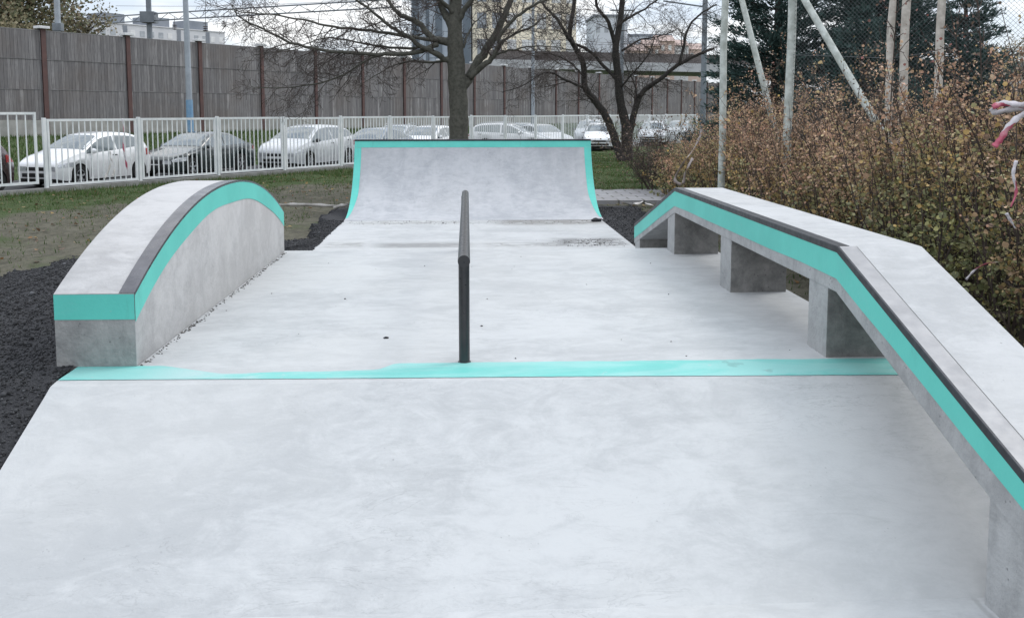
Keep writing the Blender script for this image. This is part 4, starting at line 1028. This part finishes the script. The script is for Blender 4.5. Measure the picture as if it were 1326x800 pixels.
tape('white plastic tape draped across the bars of the second fence panel', [[sn(-.98, -.05, 1.0), sn(-1.0, -.07, .7), sn(-1.08, -.06, .45), sn(-1.2, -.05, .25)], [sn(-.98, -.06, .8), sn(-.88, -.06, .5), sn(-.95, -.06, .3)]], m_tapew, .07, 3)
tape('scrap of tape on the ground near the right-hand ledge and path', [[ground_at(806, 262, .05), ground_at(818, 265, .07), ground_at(832, 262, .05), ground_at(845, 266, .05)]], m_tapew, .10, 1)

# ------------------------------------------------------------------ grass
def blades(name, X, Y, Z, hgt, wid, cols, kindlabel=None):
    n = len(X); a = rng.uniform(0, 6.283, n); S = np.stack([np.cos(a), np.sin(a), 0*a], 1)*wid[:, None]
    B = np.stack([X, Y, Z], 1); ln = rng.normal(0, .35, (n, 2))*hgt[:, None]
    T = B+np.stack([ln[:, 0], ln[:, 1], hgt], 1)
    V = np.stack([B-S, B+S, T], 1).reshape(-1, 3); Fq = np.arange(3*n).reshape(-1, 3)
    o = np_mesh(name, V, Fq, m_grass, cols=np.repeat(cols, 3, 0)); return tag(o, kind='stuff')
GR = np.array([(.050, .105, .022), (.068, .125, .028), (.085, .115, .040), (.040, .080, .020), (.13, .12, .07)])
def gcol(n, dry=.15):
    c = GR[rng.integers(0, 4, n)]*rng.uniform(.7, 1.3, (n, 1)); d = rng.random(n) < dry
    return np.where(d[:, None], np.array([.17, .15, .09])*rng.uniform(.7, 1.2, (n, 1)), c)
def sample(n, xr, yr, fun):
    X = rng.uniform(*xr, n); Y = rng.uniform(*yr, n); k = rng.random(n) < fun(X, Y); return X[k], Y[k]
def dens(X, Y):
    n = n_of(X, Y); patch = np.clip(.5+.45*vnoise(X, Y, .8, 2), 0, 1)
    band = np.clip((n+4.2)/1.8, 0, 1)*(n < -.12); 
    sparse = np.where(n < -.12, .10+.45*np.clip(vnoise(X, Y, .55, 5)-.2, 0, 1), 0)
    lawn = ((X > 2.9) & (Y > 24.7) & (n < -.1))*np.clip((X-2.9)/1, .3, 1)
    d = np.maximum(np.maximum(band*(.35+.65*patch), sparse), lawn*(.5+.5*patch))
    bad = ((X > -3.2) & (X < 3.0) & (Y < 20.6)) | ((X < -2.2) & (X > -6.0) & (Y < 14.8)) | ((X > 2.7) & (X < 10) & (Y > 21.4) & (Y < 24.7)) | (Y < 2)
    return np.where(bad, 0, d)
X, Y = sample(560000, (-18, 16), (5, 47), dens)
n = len(X); Zg = gz(X, Y)
go = blades('grass', X, Y, Zg-.01, rng.uniform(.04, .13, n)*(.7+.5*(n_of(X, Y) > -2)), rng.uniform(.004, .010, n)*(1+Y*.012), gcol(n)); tag(go, 'ragged grass and bare soil around the skate ramps', 'grass')
# turf on the bank
s = rng.uniform(-12, 62, 70000); nn = rng.uniform(4.6, 13.3, 70000)
zb_ = np.interp(nn, [4.5, 5.2, 7.5, 10, 12.5, 14.2], [-.06, .12, .42, .72, 1.05, 1.12])
Xb = FX+fd.x*s+fn.x*nn; Yb = FY+fd.y*s+fn.y*nn
g = blades('grass', Xb, Yb, zb_-.02, rng.uniform(.06, .22, len(s)), rng.uniform(.012, .025, len(s)), gcol(len(s), .06)); tag(g, 'green turf on the slope below the timber noise barrier', 'grass')
# fallen leaves
X, Y = sample(9000, (-14, 9), (9, 44), lambda X, Y: np.where(n_of(X, Y) < -.2, np.where(dens(X, Y) > 0, .35, 0), 0))
n = len(X); fc = np.array([(.22, .13, .06), (.16, .10, .06), (.28, .20, .08), (.12, .08, .05)])[rng.integers(0, 4, n)]
D = rng.normal(0, 1, (n, 3)); D[:, 2] *= .2
fl = scatter_leaves('fallen_leaves', np.stack([X, Y, gz(X, Y)+.03], 1), D, rng.uniform(.05, .10, n), fc, m_leaf, updown=3); tag(fl, 'brown fallen leaves scattered over the grass', 'leaves', kind='stuff')

# ------------------------------------------------------------------ lamp posts and railway equipment
m_grey = simple('grey_steel_post', (.36, .40, .44), (.28, .31, .34), 2, .5, .2)
m_blue = simple('blue_post_base', (.13, .27, .43), (.22, .34, .46), 6, .6, bump=.3, bscale=20)
lp = at(247, 178, 36); lamp_ = empty('lamp_post', (lp.x, 36, .4), 0, 'tall grey lamp post with blue painted foot above the dark saloon', 'lamp post')
mb = MB(); mb.tube([(lp.x, 36, .3), (lp.x-.01, 36, 2.55)], [.135, .125], 14); mb.build('base', m_blue, lamp_, True, 40)
mb = MB(); mb.tube([(lp.x-.01, 36, 2.55), (lp.x-.02, 36, 5), (lp.x-.05, 36, 9)], [.115, .105, .08], 14); mb.build('pole', m_grey, lamp_, True, 40)
mb = MB(); mb.tube([(lp.x-.05, 36, 9), (lp.x+.3, 35.8, 9.5), (lp.x+1.2, 35, 9.6)], .05, 8); mb.build('arm', m_grey, lamp_, True)
mb = MB(); mb.box(lp.x+1.1, lp.x+1.7, 34.6, 34.9, 9.5, 9.65, bev=.03); mb.build('lamp_head', m_grey, lamp_)
lp = at(690, 150, 55); lm = empty('lamp_post', (lp.x, 55, .5), 0, 'thin pale lamp post right of the thick tree', 'lamp post')
mb = MB(); mb.tube([(lp.x, 55, .2), (lp.x, 55, 9)], [.12, .08], 10); mb.build('pole', m_grey, lm, True, 40)
mb = MB(); mb.tube([(lp.x, 55, 9), (lp.x+1, 54, 9.4)], .05, 8); mb.build('arm', m_grey, lm, True); mb = MB(); mb.box(lp.x+.9, lp.x+1.5, 53.7, 54, 9.3, 9.45, bev=.03); mb.build('lamp_head', m_grey, lm)
m_mast = simple('railway_mast_steel', (.20, .225, .25), (.15, .17, .19), 2, .6, .2)
m_ins = simple('insulator', (.05, .04, .04), (.08, .06, .06), 4, .4)
gA = at(60, 31, 72); gB = at(193, 23, 63); gC = at(520, 4, 52)
gan = empty('railway_gantry', (gB.x, gB.y, 0), 0, 'lattice railway gantry with hanging insulators spanning above the noise barrier', 'railway gantry')
mb = MB(); mb.tube([(gB.x, gB.y, 0), (gB.x, gB.y, 13)], [.2, .17], 8); mb.box(gB.x-.45, gB.x+.45, gB.y-.45, gB.y+.45, gB.z-.35, gB.z+.35); mb.build('mast', m_mast, gan)
mb = MB()
for (a, b) in ((gA, gB), (gB, gC)):
    for dz in (-.22, .22): mb.tube([a+Vector((0, 0, dz)), b+Vector((0, 0, dz))], .045, 5)
    n = int((b-a).length/.9)
    for i in range(n): mb.tube([a.lerp(b, i/n)+Vector((0, 0, -.22 if i % 2 else .22)), a.lerp(b, (i+1)/n)+Vector((0, 0, .22 if i % 2 else -.22))], .022, 3)
mb.build('lattice_beam', m_mast, gan)
for xx, y0, y1, Y in ((226, 22, 34, 61), (266, -20, 36, 59.5), (290, 17, 30, 59), (326, 14, 22, 58)):
    a, b = at(xx, y0, Y), at(xx, y1, Y); mb = MB(); mb.tube([a, b], .018, 4)
    for q in range(3): mb.lathe([(.02, 0), (.16, .03), (.16, .06), (.02, .09)], 8, 'z', (b.x, b.y, b.z-.12*q))
    mb.build('insulator', m_ins, gan)
m2 = at(912, 60, 66); mm = empty('railway_mast', (m2.x, 66, 0), 0, 'slim dark railway mast beside the right branch of the forked tree', 'railway mast')
mb = MB(); mb.tube([(m2.x, 66, 0), (m2.x, 66, 14)], [.22, .17], 8); mb.build('pole', m_mast, mm); mb = MB(); mb.tube([(m2.x, 66, 9.5), (m2.x-3, 66, 9.9)], .06, 5); mb.build('bracket', m_mast, mm)
m2 = at(806, 20, 75); mm = empty('railway_mast', (m2.x, 75, 0), 0, 'distant grey mast seen between stems of the forked tree', 'railway mast')
mb = MB(); mb.tube([(m2.x, 75, 0), (m2.x, 75, 13)], .15, 8); mb.build('pole', m_mast, mm); mb = MB(); mb.tube([(m2.x-1, 75, 10.2), (m2.x+1, 75, 10.2)], .06, 5); mb.build('bracket', m_mast, mm)
m3 = at(74, 10, 48); mm = empty('railway_mast', (m3.x, 48, 0), 0, 'pale pole rising in front of the autumn tree behind the barrier', 'railway mast')
mb = MB(); mb.tube([(m3.x, 48, 0), (m3.x, 48, 11)], .15, 8); mb.build('pole', m_grey, mm, True, 40); mb = MB(); mb.box(m3.x-.22, m3.x+.22, 47.8, 48.2, 6.1, 6.5, bev=.03); mb.build('clamp', m_mast, mm)
m4 = at(1262, 60, 60); mm = empty('railway_mast', (m4.x, 60, 0), 0, 'slim mast with a crossbar far behind the right end of the hedge', 'railway mast')
mb = MB(); mb.tube([(m4.x, 60, 0), (m4.x, 60, 7.8)], .14, 6); mb.build('pole', m_grey, mm); mb = MB(); mb.tube([(m4.x-.6, 60, 7.5), (m4.x+.6, 60, 7.5)], .05, 4); mb.tube([(m4.x-.6, 60, 6.9), (m4.x+.6, 60, 6.9)], .05, 4); mb.build('bracket', m_grey, mm)
wi = MB()
for (x0, y0, Ya, x1, y1, Yb_) in ((150, 8, 68, 640, -14, 50), (380, 22, 60, 960, 62, 70), (560, 48, 70, 960, 55, 66)):
    a, b = at(x0, y0, Ya), at(x1, y1, Yb_); wi.tube([a.lerp(b, i/10)-Vector((0, 0, .35*math.sin(math.pi*i/10))) for i in range(11)], .014, 4)
tag(wi.build('overhead_wires', m_ins), 'thin overhead railway wires crossing behind the bare trees', 'wires')

# ------------------------------------------------------------------ viaduct
m_via = simple('viaduct_concrete', (.50, .51, .52), (.38, .39, .40), .5, .85); m_viad = simple('viaduct_parapet', (.17, .15, .145), (.12, .11, .108), .8, .85)
va = empty('viaduct', (40, 115, 0), 0, 'concrete road viaduct with dark parapet behind the noise barrier', 'viaduct')
XV = 3.0; mb = MB()
def slab(mb, z0a, z1a, z0b, z1b, y0, y1, xa=-14, xb=90):
    mb.add([(xa, y0, z0a), (xb, y0-4, z0b), (xb, y1-4, z0b), (xa, y1, z0a), (xa, y0, z1a), (xb, y0-4, z1b), (xb, y1-4, z1b), (xa, y1, z1a)], [(0,3,2,1),(4,5,6,7),(0,1,5,4),(1,2,6,5),(2,3,7,6),(3,0,4,7)])
slab(mb, 7.26, 8.25, 4.91, 5.9, 110, 122, XV, 120); mb.build('deck', m_via, va)
mb = MB(); slab(mb, 8.26, 9.35, 5.91, 6.9, 110.3, 110.6, XV, 120); mb.build('parapet', m_viad, va)
for x in (6, 20, 34, 50, 68, 86):
    mb = MB(); mb.box(x-.6, x+.6, 111.5, 117, 0, 7.2-.0201*(x-3)); mb.build('pier', m_via, va)

# ------------------------------------------------------------------ far buildings
m_panel = simple('pale_panel_facade', (.62, .63, .65), (.54, .55, .57), .25, .9); m_bwin = simple('far_window', (.27, .29, .32), (.40, .43, .46), .6, .2, spec=.7); m_bwl = simple('bright_window', (.75, .76, .76), (.62, .62, .62), .4, .4)
m_roofb = simple('rooftop_grey', (.24, .26, .29), (.19, .21, .24), .3, .9); m_beige = simple('sunlit_cream_facade', (.92, .84, .69), (.90, .79, .62), .12, .9)  # cream walls brightened: warm sunlight is put into their colour
def oriented(pA, pB):
    d = Vector((pB.x-pA.x, pB.y-pA.y, 0)); return math.atan2(d.y, d.x), d.length
A, B = at(112, 28, 250), at(291, 45, 285); ang, Lb = oriented(A, B)
blk = empty('apartment_block', (A.x, A.y, 0), ang, 'long pale apartment block with rooftop boxes far behind the noise barrier', 'building')
HB = 25.6
mb = MB(); mb.box(0, Lb, 0, 12, 0, HB); mb.build('wall', m_panel, blk, world=False)
nb = 15
for fl_ in range(3):
    for i in range(nb):
        s0 = Lb*(i+.28)/nb; ww = Lb/nb*.50; z = HB-3.0-fl_*3.1
        if fl_ > 0 and i % 2: pass
        mb = MB(); mb.box(s0, s0+ww, -.06, .1, z, z+1.55); mb.build('window', m_bwl if (i*7+fl_*3) % 5 in (1, 3) else m_bwin, blk, world=False)
for s0 in (.235, .62, .845):
    mb = MB(); mb.box(Lb*s0, Lb*s0+1.3, -.1, .2, 0, HB-.3); mb.build('stair_strip', m_roofb, blk, world=False)
for s0, s1 in ((.13, .28), (.44, .60), (.74, .90)):
    mb = MB(); mb.box(Lb*s0, Lb*s1, 2, 9, HB, HB+2.9, bev=.1); mb.build('rooftop_box', m_roofb, blk, world=False)
mb = MB(); mb.box(-.2, Lb+.2, -.2, 12.2, HB-.02, HB+.25); mb.build('parapet', m_panel, blk, world=False)
# cream office tower with dark fins on its left
t0, t1 = at(612, 60, 140), at(746, 60, 142); ang, Lb = oriented(t0, t1)
tw = empty('office_block', (t0.x, t0.y, 0), ang, 'cream office block with small windows behind the bare trees', 'building')
mb = MB(); mb.box(0, Lb, 0, 14, 0, 40); mb.build('wall', m_beige, tw, world=False)
for fl_ in range(6):
    for i in range(7):
        z = 10.6+fl_*3.9; s0 = .7+i*Lb/7
        mb = MB(); mb.box(s0, s0+1.4, -.05, .1, z, z+2.3); mb.build('window', m_bwin if i < 2 else m_bwl, tw, world=False)
m_fin = simple('hazed_fin_cladding', (.11, .14, .17), (.14, .17, .20), .5, .5); m_gl2 = simple('blue_grey_glazing', (.34, .40, .47), (.42, .48, .54), .4, .2, spec=.7)  # fins lightened, distance haze mixed into their colour
g0 = at(533, 60, 136)
gt = empty('glass_tower', (g0.x, 136, 0), 0, 'glazed tower with dark vertical fins just left of the cream office block', 'building')
Wg = t0.x-g0.x-.25
mb = MB(); mb.box(g0.x, g0.x+Wg, 136, 148, 0, 42); mb.build('wall', m_gl2, gt)
for u, ww in ((.02, .9), (.24, .5), (.40, 1.0), (.62, .5), (.86, 1.15)):
    mb = MB(); mb.box(g0.x+Wg*u, g0.x+Wg*u+ww, 135.7, 136.1, 0, 42); mb.build('fin', m_fin, gt)
m_hazeb = simple('hazed_far_facade', (.60, .64, .69), (.56, .60, .65), .1, .9)  # kept pale so the colour carries the distance haze
for x0, x1, ya, yb, Y, lab in ((770, 812, 22, 80, 210, 'plain blue-grey block far behind the forked tree, left of its centre stem'), (812, 868, 47, 80, 240, 'low blue-grey block far behind the forked tree, right of its centre stem'), (866, 905, 60, 80, 230, 'pale low building near the slim dark mast')):
    a, b = at(x0, ya, Y), at(x1, yb, Y); o = empty('far_building', ((a.x+b.x)/2, Y, 0), 0, lab, 'building')
    mb = MB(); mb.box(a.x, b.x, Y, Y+14, 0, a.z); mb.build('wall', m_hazeb if Y != 230 else m_panel, o); mb = MB(); mb.box(a.x-.3, b.x+.3, Y-.3, Y+14.3, a.z, a.z+.5); mb.build('roof', m_roofb, o)
    for i in range(4):
        mb = MB(); xx = a.x+(b.x-a.x)*(i+.2)/4; mb.box(xx, xx+(b.x-a.x)*.12, Y-.08, Y+.1, a.z-3.5, a.z-1.6); mb.build('window', m_bwin, o)
m_brick = simple('salmon_render', (.62, .48, .42), (.54, .42, .37), .3, .9); m_tile = simple('red_roof_tiles', (.46, .36, .32), (.40, .31, .28), .5, .85)
labs = ['pink town house with red roof, left end of the far row', 'pink town house with red roof, second in the far row', 'tallest red-roofed town house in the far row', 'pale town house with red roof, fourth in the far row', 'red-roofed town house at the right end of the far row']
for i, (x0, x1, yt) in enumerate(((818, 836, 56), (836, 856, 50), (852, 874, 44), (872, 892, 50), (890, 912, 55))):
    Y = 195+i*3; a, b = at(x0, yt, Y), at(x1, yt, Y); h = a.z
    o = empty('town_house', ((a.x+b.x)/2, Y, 0), 0, labs[i], 'house', 'red-roofed houses beyond the viaduct')
    mb = MB(); mb.box(a.x, b.x, Y, Y+8, 0, h-1.6); mb.build('wall', m_brick if i != 3 else m_panel, o)
    mb = MB(); mb.prism([(Y-.3, h-1.6), (Y+4, h), (Y+8.3, h-1.6)], a.x-.2, b.x+.2); mb.build('roof', m_tile, o)
    for q in range(2):
        for z in (h-3.6, h-6.2):
            mb = MB(); xx = a.x+(b.x-a.x)*(.2+.42*q); mb.box(xx, xx+.7, Y-.06, Y+.1, z, z+1.2); mb.build('window', m_bwl, o)
# ------------------------------------------------------------------ leafy trees behind the barrier and far right
def leafy(name, loc, h, z0, rad, cols, label, seed, n, ls):
    e = empty(name, loc, 0, label, 'tree'); r_ = np.random.default_rng(seed); rl = random.Random(seed)
    mb = MB(); mb.tube([loc, (loc[0]+.1, loc[1], z0), (loc[0], loc[1], h*.8)], [.3, .2, .05], 8); mb.build('trunk', m_bark2, e, True)
    bm_ = MB(); C = []
    for i in range(26):
        a = rl.uniform(0, 6.28); zz = rl.uniform(z0*.7, h*.75); ln = rad*rl.uniform(.5, 1.1)
        tip = Vector((loc[0]+math.cos(a)*ln, loc[1]+math.sin(a)*ln, min(zz+ln*rl.uniform(.2, .7), h)))
        q = [Vector((loc[0], loc[1], zz)), Vector((loc[0], loc[1], zz)).lerp(tip, .5)+Vector((0, 0, .1*ln)), tip]; bm_.tube(q, [.07, .04, .012], 4, cap=False); sub_branches(bm_, q, [.07, .04, .012], 2, rl, .5, 1.2, .1, .3, 3)
        m = n//26; t = r_.random(m)**.6; base = np.array(q[0])+(np.array(tip)-np.array(q[0]))*t[:, None]; k = r_.integers(0, 6, m)
        sub = r_.normal(0, .42*rad/2.2, (6, 3)); C.append(base+sub[k]+r_.normal(0, .24*rad/2.2, (m, 3)))
    bm_.build('branches', m_twig, e); C = np.concatenate(C); n = len(C)
    cc = np.array(cols)[r_.integers(0, len(cols), n)]*r_.uniform(.7, 1.3, (n, 1))
    scatter_leaves('foliage', C, r_.normal(0, 1, (n, 3)), r_.uniform(ls*.6, ls*1.2, n), cc, m_leaf, e)
l = at(40, 10, 52); leafy('autumn_tree', (l.x, 52, 0), 11.5, 5, 3.4, [(.17, .175, .10), (.13, .145, .085), (.20, .18, .11), (.22, .175, .11)], 'grey-green autumn tree rising behind the left end of the noise barrier', 61, 15000, .17)
l = at(10, 30, 50); leafy('autumn_tree', (l.x-.6, 47.5, 0), 7.9, 5, 2.6, [(.24, .22, .13), (.27, .23, .14), (.19, .18, .11)], 'ochre-leaved lower tree above the wall at the far left', 62, 7000, .15)
l = at(100, 20, 54); leafy('autumn_tree', (l.x, 55, 0), 9.2, 5, 2.0, [(.18, .17, .11), (.22, .19, .12)], 'thin-leaved tree left of the apartment block', 63, 3000, .15)
l = at(1292, 80, 70); leafy('autumn_tree', (l.x, 70, 0), 8.2, 3, 2.6, [(.34, .29, .20), (.28, .25, .18), (.25, .24, .19)], 'hazy yellowish tree far away at the right edge', 64, 4000, .16)
l = at(1330, 90, 85); leafy('autumn_tree', (l.x, 85, 0), 7.5, 3, 2.8, [(.22, .23, .20), (.25, .25, .22)], 'pale grey-green tree far beyond the right edge of the hedge', 65, 3500, .18)
# railway shed / low wall beyond the hedge on the right
ws_ = at(1320, 108, 45); o = empty('low_wall', (ws_.x, 45, 0), 0, 'low grey wall with pale coping beyond the right end of the hedge', 'wall')
mb = MB(); mb.box(ws_.x-6, ws_.x+16, 45, 45.4, 0, 3.3); mb.build('wall', m_viad, o); mb = MB(); mb.box(ws_.x-6.1, ws_.x+16.1, 44.9, 45.5, 3.302, 3.65); mb.build('coping', m_via, o)
# rubble scraps on the concrete
for i, (x, y, lab) in enumerate(((500, 438, 'small dark stone lying on the box left of the rail'), (772, 287, 'dark lump of debris at the right foot of the quarter pipe'))):
    g = ground_at(x, y, TZ if y > 330 else .012); bm = bmesh.new(); bmesh.ops.create_icosphere(bm, subdivisions=2, radius=1)
    s = .012 if i == 0 else .07
    for v in bm.verts: v.co = Vector((v.co.x*s*1.4, v.co.y*s, v.co.z*s*.7))*(1+.25*math.sin(v.co.x*9/1+v.co.y*7))
    mb = MB(); mb.bm(bm); o = mb.build('stone', m_gravelbase); o.location = (g.x, g.y, g.z+s*.4); tag(o, lab, 'stone')

n = 722; X = np.concatenate([hx1+.012+np.abs(rng.normal(0, .018, 260)), rng.normal(2.0, .3, 220), rng.uniform(-2.2, 2.5, 220), rng.uniform(-1.9, 2.1, 22)])
Y = np.concatenate([rng.uniform(hy0, hy1, 260), 14.2+.9*rng.random(220), 17.2+.6*rng.random(220), rng.uniform(5.5, 10, 22)])
Zs = np.where(Y > 10.1, .014, TZ+.002); oc = np.array([(1, 0, 0), (-1, 0, 0), (0, 1, 0), (0, -1, 0), (0, 0, .7), (0, 0, -.3)], float)
sz = rng.uniform(.003, .008, n)*(1+.03*Y)*(1+1.0*(rng.random(n) > .96)); Pn = oc[None]*sz[:, None, None]*rng.uniform(.6, 1.3, (n, 6, 1))+np.stack([X, Y, Zs], 1)[:, None]
tri = np.array([(0, 2, 4), (2, 1, 4), (1, 3, 4), (3, 0, 4), (2, 0, 5), (1, 2, 5), (3, 1, 5), (0, 3, 5)])
gcv = rng.uniform(.05, .2, n); o = np_mesh('grit', Pn.reshape(-1, 3), (np.arange(n)[:, None, None]*6+tri[None]).reshape(-1, 3), m_stone, cols=np.repeat(np.stack([gcv, gcv*.97, gcv*.92], 1), 6, 0))
tag(o, 'dark grit scattered over the pale concrete', 'grit', kind='stuff')
